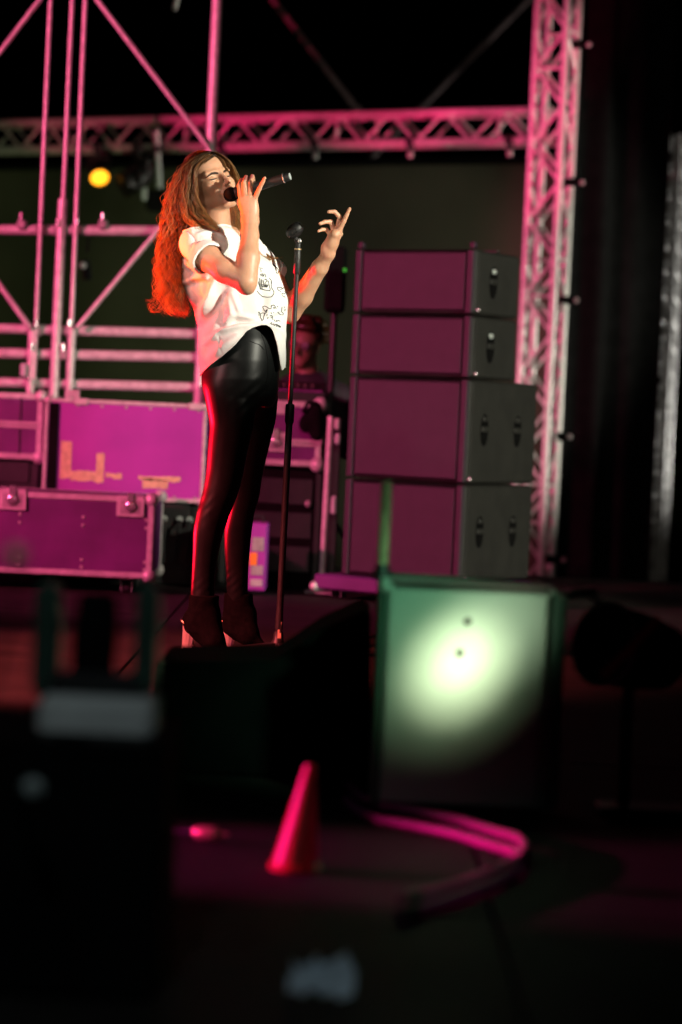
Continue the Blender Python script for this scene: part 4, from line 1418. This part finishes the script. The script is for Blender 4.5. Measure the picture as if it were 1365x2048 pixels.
# soft random drape
w3 = sv @ np.array([[9., 14, -6], [5, -12, 11], [-13, 7, 8.]]).T
disp += .0022 * (np.sin(w3[:, 0] * 2.1 + 1) + np.sin(w3[:, 1] * 1.7 + 2) * np.sin(w3[:, 2] * 2.3))
sil = np.abs(nrm @ np.array([0, -1.0, 0]))
sv = sv + nrm * (disp * (.35 + .65 * sil))[:, None]
sv = relax(sv, sf_, 1, .4)
# openings: hem, sleeves, neck
hx = np.array([330, 396, 401, 410, 425, 447, 471, 495, 508, 524, 534, 542, 548, 555, 560, 564, 570, 600])
hy = np.array([752, 752, 752, 741, 727, 711, 690, 661, 655, 649.5, 650, 655, 668, 690, 720, 742, 735, 730])
pxy = to_px(sv)
keep = pxy[:, 1] < np.interp(pxy[:, 0], hx, hy)
rel = sv - np.array(cuff_c)
keep &= ~((rel @ np.array(cuff_d) > .004) & (np.linalg.norm(rel - np.outer(rel @ np.array(cuff_d), np.array(cuff_d)), axis=1) < .074) & (sv[:, 1] < 8.345))
fd = (P(535, 545, 8.80) - sfa).normalized()
fcn = P(535, 545, 8.80)
rel2 = sv - np.array(fcn)
keep &= ~((rel2 @ np.array(fd) > .02) & (np.linalg.norm(rel2, axis=1) < .11) & (sv[:, 1] > 8.72))
ncol = P(436, 459, 8.505)
ndir = (Vector((-.30, .06, .95))).normalized()
rel3 = sv - np.array(ncol)
keep &= ~(rel3 @ np.array(ndir) > .0)
sv2, sf2 = keep_faces(sv, sf_, keep)
# keep the biggest connected piece
par = np.arange(len(sv2))
def find(a):
    while par[a] != a:
        par[a] = par[par[a]]
        a = par[a]
    return a
for q in sf2:
    r0 = find(q[0])
    for k in q[1:]:
        par[find(k)] = r0
roots_ = np.array([find(i) for i in range(len(sv2))])
big = np.bincount(roots_).argmax()
sv2, sf2 = keep_faces(sv2, sf2, roots_ == big)
sme = np_mesh('tshirt', sv2, sf2)
shirt = link('tshirt', sme, M['shirt'], person, True, True)
so = shirt.modifiers.new('cloth_thickness', 'SOLIDIFY')
so.thickness, so.offset = .0022, -1


def boundary_loops(f):
    e = np.concatenate([f[:, [0, 1]], f[:, [1, 2]], f[:, [2, 3]], f[:, [3, 0]]])
    s = np.sort(e, axis=1)
    _, inv, cnt = np.unique(s, axis=0, return_inverse=True, return_counts=True)
    be = e[cnt[inv.ravel()] == 1]
    nxt = {int(a): int(b) for a, b in be}
    loops = []
    while nxt:
        a, b = nxt.popitem()
        lp = [a]
        while b in nxt:
            lp.append(b)
            b = nxt.pop(b)
        loops.append(lp)
    return loops


for lp in boundary_loops(sf2):
    if len(lp) < 60:
        continue
    p = sv2[lp]
    n_ = len(p)
    for _ in range(6):
        p = (np.roll(p, 1, 0) + p + np.roll(p, -1, 0)) / 3
    c = p.mean(axis=0)
    dc, dn = np.linalg.norm(c - np.array(cuff_c)), np.linalg.norm(c - np.array(ncol))
    nm = 'sleeve_cuff' if dc < .06 or np.linalg.norm(c - np.array(fcn)) < .08 else 'neckband' if dn < .06 else 'hem'
    r_ = {'sleeve_cuff': .0035, 'neckband': .0045, 'hem': .0022}[nm]
    p = p[::2]
    if nm == 'sleeve_cuff':  # rolled cuff: a turned-up band
        ax0 = cuff_d if dc < .06 else fd
        vs, fs = [], []
        m_ = len(p)
        for lay, (o_out, o_ax) in enumerate(((.002, .006), (.009, .003), (.010, -.012), (.008, -.024), (.001, -.026))):
            for k in range(m_):
                rr = Vector(p[k]) - Vector(c)
                rr = (rr - ax0 * rr.dot(ax0)).normalized()
                vs.append(Vector(p[k]) + rr * (o_out + .002 * math.sin(k * .35)) + ax0 * (o_ax + .003 * math.sin(k * .21 + 1)))
        for lay in range(4):
            for k in range(m_):
                k2 = (k + 1) % m_
                fs.append((lay * m_ + k, lay * m_ + k2, (lay + 1) * m_ + k2, (lay + 1) * m_ + k))
        obj(nm, MB().add(vs, fs), M['shirt'], shirt, True)
    else:
        obj(nm, MB().tube([tuple(q) for q in p] + [tuple(p[0])], r_, 6, False), M['shirt'], shirt, True)
shirt_kids = [o for o in COL.objects if o.parent == shirt]

# printed line drawings on the shirt front
stree = BVHTree.FromPolygons([tuple(p) for p in sv2], [tuple(int(i) for i in q) for q in sf2])
draw = [
    [(165, 935), (215, 1000), (290, 1060), (400, 1075), (490, 1070), (545, 1010), (550, 950), (500, 870), (485, 800), (490, 700), (440, 640)],
    [(225, 640), (235, 760), (245, 880), (330, 910), (455, 930), (465, 890), (440, 800), (420, 700)], [(265, 670), (270, 800), (285, 900)], [(200, 720), (225, 840), (240, 860), (235, 890), (265, 890)],
    [(270, 790), (410, 820)], [(300, 690), (320, 770), (330, 830)], [(350, 760), (360, 840)], [(390, 770), (385, 850)], [(265, 810), (300, 835), (400, 845)], [(420, 790), (400, 830)],
    [(230, 560), (300, 540), (310, 600), (270, 590)], [(330, 540), (370, 600), (340, 620)], [(340, 680), (370, 660), (400, 710), (350, 740)], [(225, 440), (260, 470), (250, 500)], [(220, 410), (290, 420)], [(240, 590), (290, 570), (330, 590)],
    [(290, 1295), (340, 1275), (400, 1300), (450, 1340), (490, 1330)], [(290, 1295), (330, 1370), (360, 1400), (400, 1350)], [(485, 1320), (490, 1270), (530, 1250), (570, 1275), (600, 1340)], [(540, 1300), (550, 1340), (560, 1310), (540, 1300)],
    [(480, 1420), (490, 1450)], [(545, 1410), (540, 1440)], [(455, 1495), (500, 1490), (520, 1530), (480, 1540)], [(510, 1550), (520, 1590)], [(395, 1460), (390, 1500)], [(415, 1520), (405, 1560)], [(620, 1280), (640, 1300)],
    [(400, 1350), (385, 1410), (350, 1440), (290, 1430), (240, 1450), (250, 1490), (235, 1540), (265, 1570), (275, 1610), (310, 1580), (320, 1510), (350, 1440)], [(190, 1420), (215, 1410), (210, 1500)],
    [(545, 1570), (565, 1620), (600, 1620)], [(600, 1590), (610, 1630), (650, 1600)], [(640, 1600), (690, 1620)],
    [(500, 1650), (475, 1670), (500, 1695), (530, 1690)], [(545, 1680), (548, 1715), (570, 1720), (575, 1690)], [(595, 1690), (600, 1740), (625, 1730), (625, 1700), (595, 1690)], [(645, 1710), (640, 1750), (668, 1755), (670, 1725), (645, 1710)], [(685, 1735), (680, 1760), (692, 1760), (690, 1735), (685, 1735)],
    [(620, 860), (650, 850), (720, 855), (735, 890), (690, 900)], [(620, 870), (640, 910), (700, 950)], [(745, 880), (780, 850)], [(725, 1010), (740, 990), (780, 1000), (820, 970)], [(730, 1040), (780, 1060), (800, 1075)], [(790, 930), (800, 960)], [(830, 950), (825, 1010)],
    [(730, 1290), (720, 1400), (760, 1440), (755, 1480), (700, 1475), (635, 1415)], [(780, 1290), (790, 1310)], [(800, 1340), (795, 1390)],
    [(520, 330), (560, 370)], [(570, 420), (600, 480)], [(600, 500), (625, 550)], [(640, 440), (680, 520)], [(540, 330), (620, 410), (660, 470)], [(650, 500), (700, 600)],
]
pr = MB()
prs = []
eye = Vector((0, 0, CAM_H))
for li, line in enumerate(draw):
    if li in (16, 28, 31, 36, 43, 46):
        prs.append(pr)
        pr = MB()
    dense = []
    for i in range(len(line) - 1):
        for k in range(4):
            t = k / 4
            dense.append((line[i][0] * (1 - t) + line[i + 1][0] * t, line[i][1] * (1 - t) + line[i + 1][1] * t))
    dense.append(line[-1])
    run = []
    for (cx, cy) in dense:
        hit = stree.ray_cast(eye, ray(500 + cx / 11.378, 500 + cy / 11.378).normalized())
        if hit[0] is not None:
            if run and (hit[0] - run[-1]).length > .02:
                if len(run) > 1:
                    pr.tube(run, .00135, 5)
                run = []
            run.append(hit[0] + hit[1] * (.0006 if hit[1].dot(eye - hit[0]) > 0 else -.0006))
    if len(run) > 1:
        pr.tube(run, .00135, 5)
for pr in prs + [pr]:
    if pr.v:
        tag(obj('print', pr, M['print'], shirt), kind='stuff')

# ------------------------------------------------------------------ leggings
lo = P(370, 1235, 8.95)
hi = P(590, 610, 8.2)
G = SDF((lo.x - .01, 8.25, lo.z), (hi.x + .01, 9.0, hi.z), .0036)
G.loft(rows(hips, DS), .012)
G.loft(rows(near_leg, 8.45), .03)
G.loft(rows(far_leg, 8.65), .012)
gv, gf = G.mesh()
del G
gv = relax(gv, gf, 4, .5)
gp = to_px(gv)
gn = vnormals(gv, gf)
# wrinkles at ankles and knee backs
wk = np.zeros(len(gv))
for (x, y, s, a, fr) in ((458, 1168, 20, .0009, .45), (405, 1178, 20, .0004, .4), (404, 1010, 22, .0006, .35), (516, 800, 26, .0012, .3)):
    q = gp - np.array([x, y])
    wk += a * np.exp(-(q ** 2).sum(1) / (2 * s * s)) * np.sin(fr * (q[:, 1] * .8 + q[:, 0] * .7))
gv = gv + gn * wk[:, None]
leg = link('leggings', np_mesh('leggings', gv, gf), M['leggings'], person, True, True)
gtree = BVHTree.FromPolygons([tuple(p) for p in gv], [tuple(int(i) for i in q) for q in gf])
for ln in ([(523, 668), (531, 690), (536, 720), (536, 750), (530, 778), (519, 803)], [(555, 700), (550, 740), (540, 768), (525, 797)], [(500, 682), (520, 690), (531, 702)]):
    run = []
    for i in range(len(ln) - 1):
        for k in range(6):
            t = k / 6
            hit = gtree.ray_cast(eye, ray(ln[i][0] * (1 - t) + ln[i + 1][0] * t, ln[i][1] * (1 - t) + ln[i + 1][1] * t).normalized())
            if hit[0] is not None:
                run.append(hit[0])
    if len(run) > 3:
        obj('seam', MB().tube(run, .0012, 6), M['matte_black'], leg, True)

# ------------------------------------------------------------------ ankle boots with clear heels
for (shaft, d0, toe, heel, bk_) in (([(1190, 379, 439), (1215, 377, 438), (1240, 369, 440), (1262, 372, 442)], 8.43, (458, 1301), (374, 1246), 366),
                                    ([(1186, 449, 506), (1215, 447, 508), (1240, 446, 509), (1262, 452, 510)], 8.84, (527, 1288), (455, 1246), 446)):
    c = P((shaft[0][1] + shaft[0][2]) / 2, 1240, d0)
    s = SDF(c - Vector((.16, .14, .22)), c + Vector((.22, .12, .14)), .0034)
    s.loft(rows(shaft, d0, .8), .012)
    fl = floor_pt(toe[0], toe[1]) if False else None
    tz = .022
    tp = P(toe[0], toe[1], d0 - .05)
    tp.z = tz
    hb = P((shaft[3][1] + shaft[3][2]) / 2 - 12, 1252, d0)
    bl = P(toe[0] - 30, toe[1] - 18, d0 - .03)
    bl.z = max(bl.z, .04)
    s.cone(hb, bl, .042, .032, .02)
    s.cone(bl, tp, .033, .012, .015)
    s.ell(P(heel[0] + 14, heel[1] - 8, d0), (.036, .034, .026), None, .02)
    s.cone(P((shaft[3][1] + shaft[3][2]) / 2, 1258, d0), bl, .045, .034, .02)
    s.cone(P((shaft[3][1] + shaft[3][2]) / 2 + 14, 1230, d0), bl, .034, .032, .02)
    v, f = s.mesh()
    bt = link('ankle_boot', np_mesh('ankle_boot', relax(v, f, 3, .5), f), M['suede'], person, True, True)
    h0_ = P(heel[0], heel[1], d0)
    hx_ = h0_.x + .004
    zt = h0_.z - .004
    v_ = []
    for z, w0, w1 in ((zt, .030, .026), (.003, .018, .018)):
        n8 = 12
        for k in range(n8):
            a = 2 * math.pi * k / n8
            v_.append(Vector((hx_ + w0 * math.cos(a) + (.012 if z > .01 else .0), h0_.y + w1 * math.sin(a), z + (max(0, -math.cos(a)) * .02 if z > .01 else 0) - (max(0, math.cos(a)) * .02 if z > .01 else 0))))
    f_ = [tuple(range(12))[::-1], tuple(range(12, 24))] + [(k, (k + 1) % 12, 12 + (k + 1) % 12, 12 + k) for k in range(12)]
    obj('heel', MB().add(v_, f_), M['acrylic'], bt, False)
    obj('heel_stud', MB().tube([Vector((hx_ - .022, h0_.y - .012, zt + .012)), Vector((hx_ + .012, h0_.y - .034, zt - .008))], .004, 8), M['brass'], bt, True)
    zp = P(shaft[1][2] - 12, 1190, d0 - .04)

# ------------------------------------------------------------------ hair
HV, HF, HC, HN = [], [], [], 0


def strands(name_, guide, n, spread, amp, lam, rad_=.0011, c0=0.0, c1=1.0, seed=0, steps=30, flat=1.0, endvar=.12, loose=False):
    """a lock: strands scattered round a guide line with their own waves"""
    global HN
    r = np.random.default_rng(seed)
    G_ = np.array([tuple(P(*g)) for g in guide])
    SP = np.array(spread)
    m = len(G_)
    for _ in range(n):
        tend = 1 - abs(r.normal(0, endvar)) if endvar else 1
        t = np.linspace(0, max(.35, tend), steps)
        u = t * (m - 1)
        i = np.clip(u.astype(int), 0, m - 2)
        fq = (u - i)[:, None]
        p0, p1, p2, p3 = G_[np.clip(i - 1, 0, m - 1)], G_[i], G_[i + 1], G_[np.clip(i + 2, 0, m - 1)]
        c = .5 * ((2 * p1) + (-p0 + p2) * fq + (2 * p0 - 5 * p1 + 4 * p2 - p3) * fq ** 2 + (-p0 + 3 * p1 - 3 * p2 + p3) * fq ** 3)
        w = np.interp(u, np.arange(m), SP)
        rr = math.sqrt(r.uniform(0, 1))
        an = r.uniform(0, 2 * math.pi)
        # clump the strands into wavy locks
        kl = r.integers(0, 30 if n > 300 else 12)
        rk = np.random.default_rng(seed * 100 + int(kl))
        lx_, ly_ = rk.uniform(-.75, .75), rk.uniform(-.8, .8)
        ox = .80 * lx_ + .24 * rr * math.cos(an)
        oy = .80 * ly_ + .24 * rr * math.sin(an)
        if loose:
            ox, oy = rr * math.cos(an), rr * math.sin(an)
            rk = r
        ph, ph2, lm = rk.uniform(0, 6.28) + r.normal(0, .22), rk.uniform(0, 6.28), lam * rk.uniform(.75, 1.3)
        s_ = t * np.linalg.norm(np.diff(G_, axis=0), axis=1).sum()
        env = np.clip(t * 2.2, 0, 1)
        am = amp * rk.uniform(.6, 1.3)
        x = c[:, 0] + w * ox + am * env * np.sin(2 * math.pi * s_ / lm + ph) + r.normal(0, .0018) * env + r.normal(0, .007) * np.clip(t - .75, 0, 1) * 4
        y = c[:, 1] + w * oy * flat + am * env * np.cos(2 * math.pi * s_ / lm * .9 + ph2)
        z = c[:, 2] + r.normal(0, .003) * np.clip(t - .6, 0, 1) * 3
        p = np.stack([x, y, z], 1)
        tg = np.gradient(p, axis=0)
        tg /= np.linalg.norm(tg, axis=1, keepdims=True) + 1e-9
        a_ = np.cross(tg, np.array([0.2, 1, .1]))
        a_ /= np.linalg.norm(a_, axis=1, keepdims=True) + 1e-9
        b_ = np.cross(tg, a_)
        ra = rad_ * (1 - .75 * np.linspace(0, 1, steps) ** 3)[:, None] * r.uniform(.7, 1.25)
        ring = np.stack([p + a_ * ra, p + (-.5 * a_ + .866 * b_) * ra, p + (-.5 * a_ - .866 * b_) * ra], 1).reshape(-1, 3)
        HV.append(ring)
        q = np.arange(steps - 1)[:, None] * 3
        fs = np.concatenate([np.concatenate([q + k, q + (k + 1) % 3, q + 3 + (k + 1) % 3, q + 3 + k], 1) for k in range(3)])
        HF.append(fs + HN)
        HN += len(ring)
        cv = np.clip((c0 + (c1 - c0) * t) * r.uniform(.8, 1.15) * np.random.default_rng(seed * 100 + int(kl) + 7).uniform(.35, 1.3), 0, 1)
        HC.append(np.repeat(cv, 3))


W = lambda n: px(n, 8.5)
# long back mass
strands('back', [(412, 309, 8.47), (378, 335, 8.46), (356, 385, 8.47), (347, 450, 8.48), (341, 520, 8.49), (345, 580, 8.49), (357, 632, 8.49)], 950, [W(9), W(17), W(22), W(25), W(30), W(30), W(26)], .0105, .066, .0013, .0, 1.0, 1, 44, 2.2, .1)
strands('back', [(415, 307, 8.54), (385, 330, 8.60), (365, 390, 8.61), (356, 460, 8.6), (350, 530, 8.58), (352, 600, 8.56)], 320, [W(9), W(17), W(20), W(22), W(24), W(24)], .008, .075, .00125, .0, .95, 2, 40, 2.0, .1)
strands('back', [(404, 312, 8.44), (368, 350, 8.42), (350, 410, 8.43), (338, 480, 8.44), (330, 550, 8.45), (330, 605, 8.46)], 160, [W(4), W(8), W(10), W(12), W(15), W(20)], .0075, .07, .001, .1, 1.0, 3, 44, 1.5, .12)
strands('back', [(410, 308, 8.45), (376, 335, 8.43), (353, 385, 8.44), (345, 450, 8.45), (338, 520, 8.46), (341, 580, 8.46), (350, 636, 8.47)], 90, [W(9), W(18), W(24), W(28), W(29), W(31), W(29)], .010, .06, .0009, .15, 1.0, 21, 48, 2.2, .12, True)
strands('back', [(404, 308, 8.45), (368, 340, 8.43), (345, 395, 8.44), (333, 460, 8.45), (325, 530, 8.46), (325, 590, 8.46), (328, 628, 8.47)], 60, [W(6), W(9), W(11), W(13), W(15), W(18), W(22)], .010, .06, .0008, .3, 1.0, 22, 48, 1.5, .16, True)
strands('side', [(412, 306, 8.42), (384, 332, 8.38), (373, 380, 8.37), (374, 425, 8.365), (392, 452, 8.35), (410, 470, 8.335)], 120, [W(6), W(9), W(12), W(13), W(12), W(10)], .005, .07, .0008, .05, .9, 23, 42, 1.4, .14, True)
strands('far', [(430, 304, 8.50), (454, 322, 8.55), (470, 352, 8.58), (474, 395, 8.59), (471, 430, 8.59), (476, 468, 8.59)], 90, [W(5), W(6), W(8), W(11), W(14), W(15)], .005, .07, .0008, .1, 1.0, 24, 40, 1.6, .12, True)
strands('flyaway', [(392, 320, 8.45), (350, 370, 8.45), (333, 450, 8.45), (322, 540, 8.45), (312, 596, 8.45), (292, 598, 8.45)], 10, [W(4), W(7), W(8), W(8), W(7), W(3)], .008, .06, .0008, .3, 1.0, 4, 44, 1, .08)
strands('flyaway', [(380, 335, 8.45), (345, 400, 8.45), (332, 500, 8.46), (325, 580, 8.46), (322, 618, 8.46), (305, 622, 8.46), (302, 605, 8.46)], 12, [W(4), W(7), W(8), W(8), W(7), W(4), W(3)], .006, .06, .0008, .3, 1.0, 5, 50, 1, .04)
# near side, from the parting down past the cheek and onto the shoulder
strands('side', [(418, 304, 8.43), (394, 325, 8.395), (382, 362, 8.38), (383, 400, 8.37), (396, 432, 8.355), (417, 449, 8.34), (434, 459, 8.335)], 330, [W(5), W(7), W(9), W(11), W(12), W(9), W(5)], .004, .07, .0011, .0, .62, 6, 40, 1.4, .1)
strands('side', [(410, 307, 8.43), (380, 332, 8.40), (366, 380, 8.39), (365, 425, 8.385), (371, 455, 8.385), (366, 490, 8.40), (358, 530, 8.43)], 330, [W(6), W(9), W(13), W(14), W(13), W(12), W(9)], .006, .07, .0011, .0, .66, 7, 40, 1.5, .1)
strands('side', [(420, 304, 8.42), (400, 318, 8.385), (391, 345, 8.37), (390, 385, 8.36), (400, 418, 8.35), (420, 440, 8.34), (437, 455, 8.335)], 140, [W(3), W(4), W(5), W(6), W(8), W(9), W(7)], .0035, .06, .001, .05, .62, 8, 38, 1.2, .12)
strands('wisp', [(424, 309, 8.40), (400, 325, 8.365), (390, 345, 8.355), (392, 380, 8.35), (397, 402, 8.345), (408, 418, 8.34), (413, 425, 8.34)], 22, [W(1), W(1.5), W(2), W(2), W(2), W(2), W(2)], .0012, .08, .0009, .55, 1.0, 9, 34, .6, .06)
strands('wisp', [(418, 309, 8.40), (396, 330, 8.37), (388, 365, 8.36), (393, 400, 8.35), (389, 415, 8.35), (384, 421, 8.35)], 12, [W(1.5), W(2), W(2), W(2), W(2), W(3)], .002, .08, .0009, .55, 1.0, 10, 34, .6, .1)
# crown, combed both ways from the parting
strands('crown', [(424, 306, 8.47), (405, 304, 8.52), (384, 318, 8.55), (372, 345, 8.55)], 260, [W(9), W(10), W(12), W(12)], .002, .1, .0011, .0, .2, 11, 20, 2.6, .05)
strands('crown', [(420, 307, 8.42), (400, 312, 8.41), (382, 330, 8.415), (372, 360, 8.42)], 200, [W(6), W(8), W(10), W(11)], .002, .1, .0011, .0, .25, 12, 20, 1.5, .05)
# far side of the face and behind the neck
strands('far', [(420, 303, 8.45), (440, 309, 8.46), (456, 325, 8.49), (468, 350, 8.53), (473, 375, 8.55), (472, 400, 8.57)], 200, [W(3), W(4), W(5), W(7), W(8), W(9)], .003, .07, .001, .05, .9, 13, 34, 1.4, .08)
strands('far', [(425, 304, 8.52), (452, 318, 8.57), (468, 350, 8.60), (474, 395, 8.62), (470, 430, 8.61), (474, 465, 8.60), (484, 500, 8.60)], 340, [W(5), W(6), W(8), W(11), W(13), W(13), W(9)], .0045, .07, .0011, .0, .95, 14, 40, 1.6, .1)
strands('far', [(440, 320, 8.58), (462, 350, 8.62), (470, 400, 8.64), (468, 440, 8.63), (478, 475, 8.64), (510, 505, 8.68), (545, 522, 8.70)], 70, [W(4), W(6), W(8), W(9), W(9), W(6), W(3)], .004, .06, .001, .1, 1.0, 15, 40, 1.2, .08)
strands('far', [(500, 492, 8.69), (525, 503, 8.70), (545, 516, 8.70), (562, 514, 8.70)], 22, [W(5), W(5), W(4), W(2)], .002, .06, .0008, .7, 1.0, 16, 20, 1, .2)
hv, hf, hc = np.concatenate(HV), np.concatenate(HF), np.concatenate(HC)
hme = np_mesh('hair', hv, hf)
at_ = hme.attributes.new('along', 'FLOAT', 'POINT')
at_.data.foreach_set('value', hc.astype(np.float32))
hair = link('hair', hme, M['hair'], person, True, True)
# hairline: fine hair laid back from the forehead on both sides of the parting
HV, HF, HC, HN = [], [], [], 0


def skin_y(x, y, off):
    hit = btree.ray_cast(Vector((0, 0, CAM_H)), ray(x, y).normalized())
    return (hit[0].y if hit[0] is not None else 8.45) - off


def hl(pts, off):
    return [(x, y, skin_y(x, y, off)) for x, y in pts]


strands('hairline', hl([(428, 309), (412, 316), (401, 325), (393, 338), (390, 352)], .005), 130, [W(3), W(5), W(5.5), W(5), W(4)], .001, .1, .001, .0, .45, 31, 20, .5, .06, True)
strands('hairline', hl([(424, 309), (434, 313), (442, 320), (448, 331), (452, 343)], .005), 110, [W(3), W(5), W(5), W(4), W(3)], .001, .1, .001, .0, .45, 32, 20, .5, .06, True)
strands('hairline', hl([(426, 308), (424, 312), (416, 318), (404, 325)], .004), 60, [W(4), W(6), W(5), W(4)], .001, .1, .001, .0, .3, 33, 16, .5, .06, True)
hme2 = np_mesh('hairline', np.concatenate(HV), np.concatenate(HF))
a4 = hme2.attributes.new('along', 'FLOAT', 'POINT')
a4.data.foreach_set('value', np.concatenate(HC).astype(np.float32))
link('hairline', hme2, M['hair'], hair, True)
# scalp under the strands
cap = SDF(HO - Vector((.16, .16, .16)), HO + Vector((.16, .16, .18)), .005)
cap.ell(H(-.030, 0, .026), (.092, .080, .091), HA, .01)
cap.ell(H(-.055, 0, -.05), (.055, .066, .08), HA, .03)
cap.cone(H(.0, 0, .085), H(.045, 0, .082), .03, .022, .02)
v, f = cap.mesh()
cme = np_mesh('hair_roots', v, f)
a2 = cme.attributes.new('along', 'FLOAT', 'POINT')
a2.data.foreach_set('value', np.full(len(v), .06, dtype=np.float32))
link('hair_roots', cme, M['hair'], hair, True)

# ------------------------------------------------------------------ microphone in her hand
mic = thing('microphone', 'black handheld wireless microphone held to the singer\'s mouth', 'microphone', tuple(mt))
obj('mic_head', MB().lathe(mt + MX * -.020, MX, [(0, .004), (.003, .013), (.008, .019), (.016, .0235), (.024, .0252), (.034, .0245), (.044, .0195), (.048, .019)], 24), M['matte_black'], mic, True, True)
obj('mic_band', MB().lathe(mt + MX * .024, MX, [(0, .0205), (.003, .0212), (.007, .0205)], 24), M['black'], mic, True, True)
obj('mic_handle', MB().lathe(mt + MX * .030, MX, [(0, .0185), (.02, .0178), (.11, .0165), (MLEN - .055, .0162), (MLEN - .052, .0155)], 24), M['black'], mic, True, True)
obj('mic_ring', MB().lathe(mt + MX * (MLEN - .024), MX, [(0, .0163), (.001, .0170), (.003, .0170), (.004, .0163)], 24), M['chrome'], mic, True, True)
obj('mic_tail', MB().lathe(mt + MX * (MLEN - .021), MX, [(0, .0150), (.018, .0142), (.021, .0125)], 24), M['black'], mic, True, True)
obj('mic_cap', MB().lathe(mt + MX * MLEN, MX, [(0, .0122), (.002, .0118), (.003, .008), (.0035, .001)], 20), M['duct'], mic, True, True)

# ------------------------------------------------------------------ the person behind the console
YD = 12.75
dj = thing('person', 'person with curly dark hair and dark glasses standing behind the mixing console', 'person', (P(605, 1000, YD).x, YD, 0))
dU = Vector((.08, -.10, 1)).normalized()
dF = Vector((-.35, -.93, -.12))
dF = (dF - dU * dF.dot(dU)).normalized()
dL = dU.cross(dF)
dO = P(611, 690, YD)
DA = [dF, dL, dU]


def D(x, y, z):
    return dO + dF * x + dL * y + dU * z


s = SDF((dO.x - .36, YD - .42, .0), (dO.x + .36, YD + .25, dO.z + .15), .009)
s.ell(D(-.01, 0, .02), (.095, .076, .09), DA, .01)
s.ell(D(.04, 0, -.04), (.05, .06, .075), DA, .02)
s.cone(D(.065, -.012, -.10), D(.065, .012, -.10), .018, .018, .02)
s.cone(D(.085, 0, .0), D(.115, 0, -.04), .009, .013, .01)
s.cone(D(-.02, 0, -.05), dO + Vector((.02, .03, -.2)), .055, .06, .02)
sh_ = dO + Vector((.03, .05, -.27))
s.cone(sh_ + Vector((-.17, .02, 0)), sh_ + Vector((.17, .0, 0)), .065, .065, .03)
s.cone(sh_, Vector((sh_.x, YD + .06, .95)), .13, .13, .03, ((1, 0, 0), 1.3))
for q in (-1, 1):
    e_ = sh_ + Vector((q * .22, -.05, -.27))
    s.cone(sh_ + Vector((q * .18, 0, 0)), e_, .048, .04, .02)
    s.cone(e_, e_ + Vector((-q * .10, -.22, .02)), .04, .028, .015)
    s.ell(e_ + Vector((-q * .12, -.26, .01)), (.04, .05, .02), None, .015)
    s.cone(Vector((sh_.x + q * .09, YD + .06, .9)), Vector((sh_.x + q * .11, YD + .05, .48)), .085, .06, .02)
    s.cone(Vector((sh_.x + q * .11, YD + .05, .48)), Vector((sh_.x + q * .12, YD + .08, .09)), .06, .04, .02)
    s.cone(Vector((sh_.x + q * .12, YD + .08, .05)), Vector((sh_.x + q * .13, YD - .1, .035)), .04, .035, .02)
v, f = s.mesh()
link('body', np_mesh('body', relax(v, f, 1), f), M['skin_shaded'], dj, True, True)
s = SDF((dO.x - .4, YD - .36, .5), (dO.x + .4, YD + .3, dO.z), .010)
s.cone(sh_ + Vector((-.17, .02, 0)), sh_ + Vector((.17, .0, 0)), .078, .078, .03)
s.cone(sh_, Vector((sh_.x, YD + .06, .9)), .145, .15, .03, ((1, 0, 0), 1.3))
s.cone(sh_ + Vector((0, .0, .02)), sh_ + Vector((0, .0, .075)), .085, .07, .02)
for q in (-1, 1):
    e_ = sh_ + Vector((q * .22, -.05, -.27))
    s.cone(sh_ + Vector((q * .18, 0, 0)), e_, .062, .054, .02)
    s.cone(e_, e_ + Vector((-q * .085, -.19, .02)), .054, .042, .015)
v, f = s.mesh()
link('jacket', np_mesh('jacket', relax(v, f, 2), f), M['jacket'], dj, True, True)
obj('collar', MB().tube([sh_ + Vector((-.10, -.10, .05)), sh_ + Vector((.02, -.14, .0)), sh_ + Vector((.05, -.13, -.13))], [.015, .02, .008], 8), M['jacket'], dj, True, True)
s = SDF(dO - Vector((.2, .2, .15)), dO + Vector((.2, .22, .22)), .007)
s.ell(D(-.035, 0, .055), (.095, .09, .085), DA, .01)
s.ell(D(.04, 0, .098), (.045, .07, .03), DA, .02)
rr_ = random.Random(3)
for k in range(90):
    a, b = rr_.uniform(0, 6.28), rr_.uniform(-.2, 1.3)
    s.ell(D(-.03 + .105 * math.cos(a) * math.cos(b), .098 * math.sin(a) * math.cos(b), .055 + .09 * math.sin(b)), [rr_.uniform(.014, .024)] * 3, None, .006) if not (math.cos(a) > -.1 and b < .75) else None
v, f = s.mesh()
dh = np_mesh('hair', v, f)
a3 = dh.attributes.new('along', 'FLOAT', 'POINT')
a3.data.foreach_set('value', np.full(len(v), .05, dtype=np.float32))
link('hair', dh, M['hair'], dj, True, True)
gl_ = MB()
for q in (-1, 1):
    gl_.lathe(D(.088, q * .034, .0), dF, [(0, .024), (.003, .024), (.006, .012)], 14)
    gl_.tube([D(.088, q * .056, .003), D(.03, q * .074, .003), D(-.01, q * .072, -.004)], .002, 6)
gl_.tube([D(.094, -.012, .004), D(.098, 0, .006), D(.094, .012, .004)], .003, 6)
obj('dark_glasses', gl_, M['black'], dj, True, True)
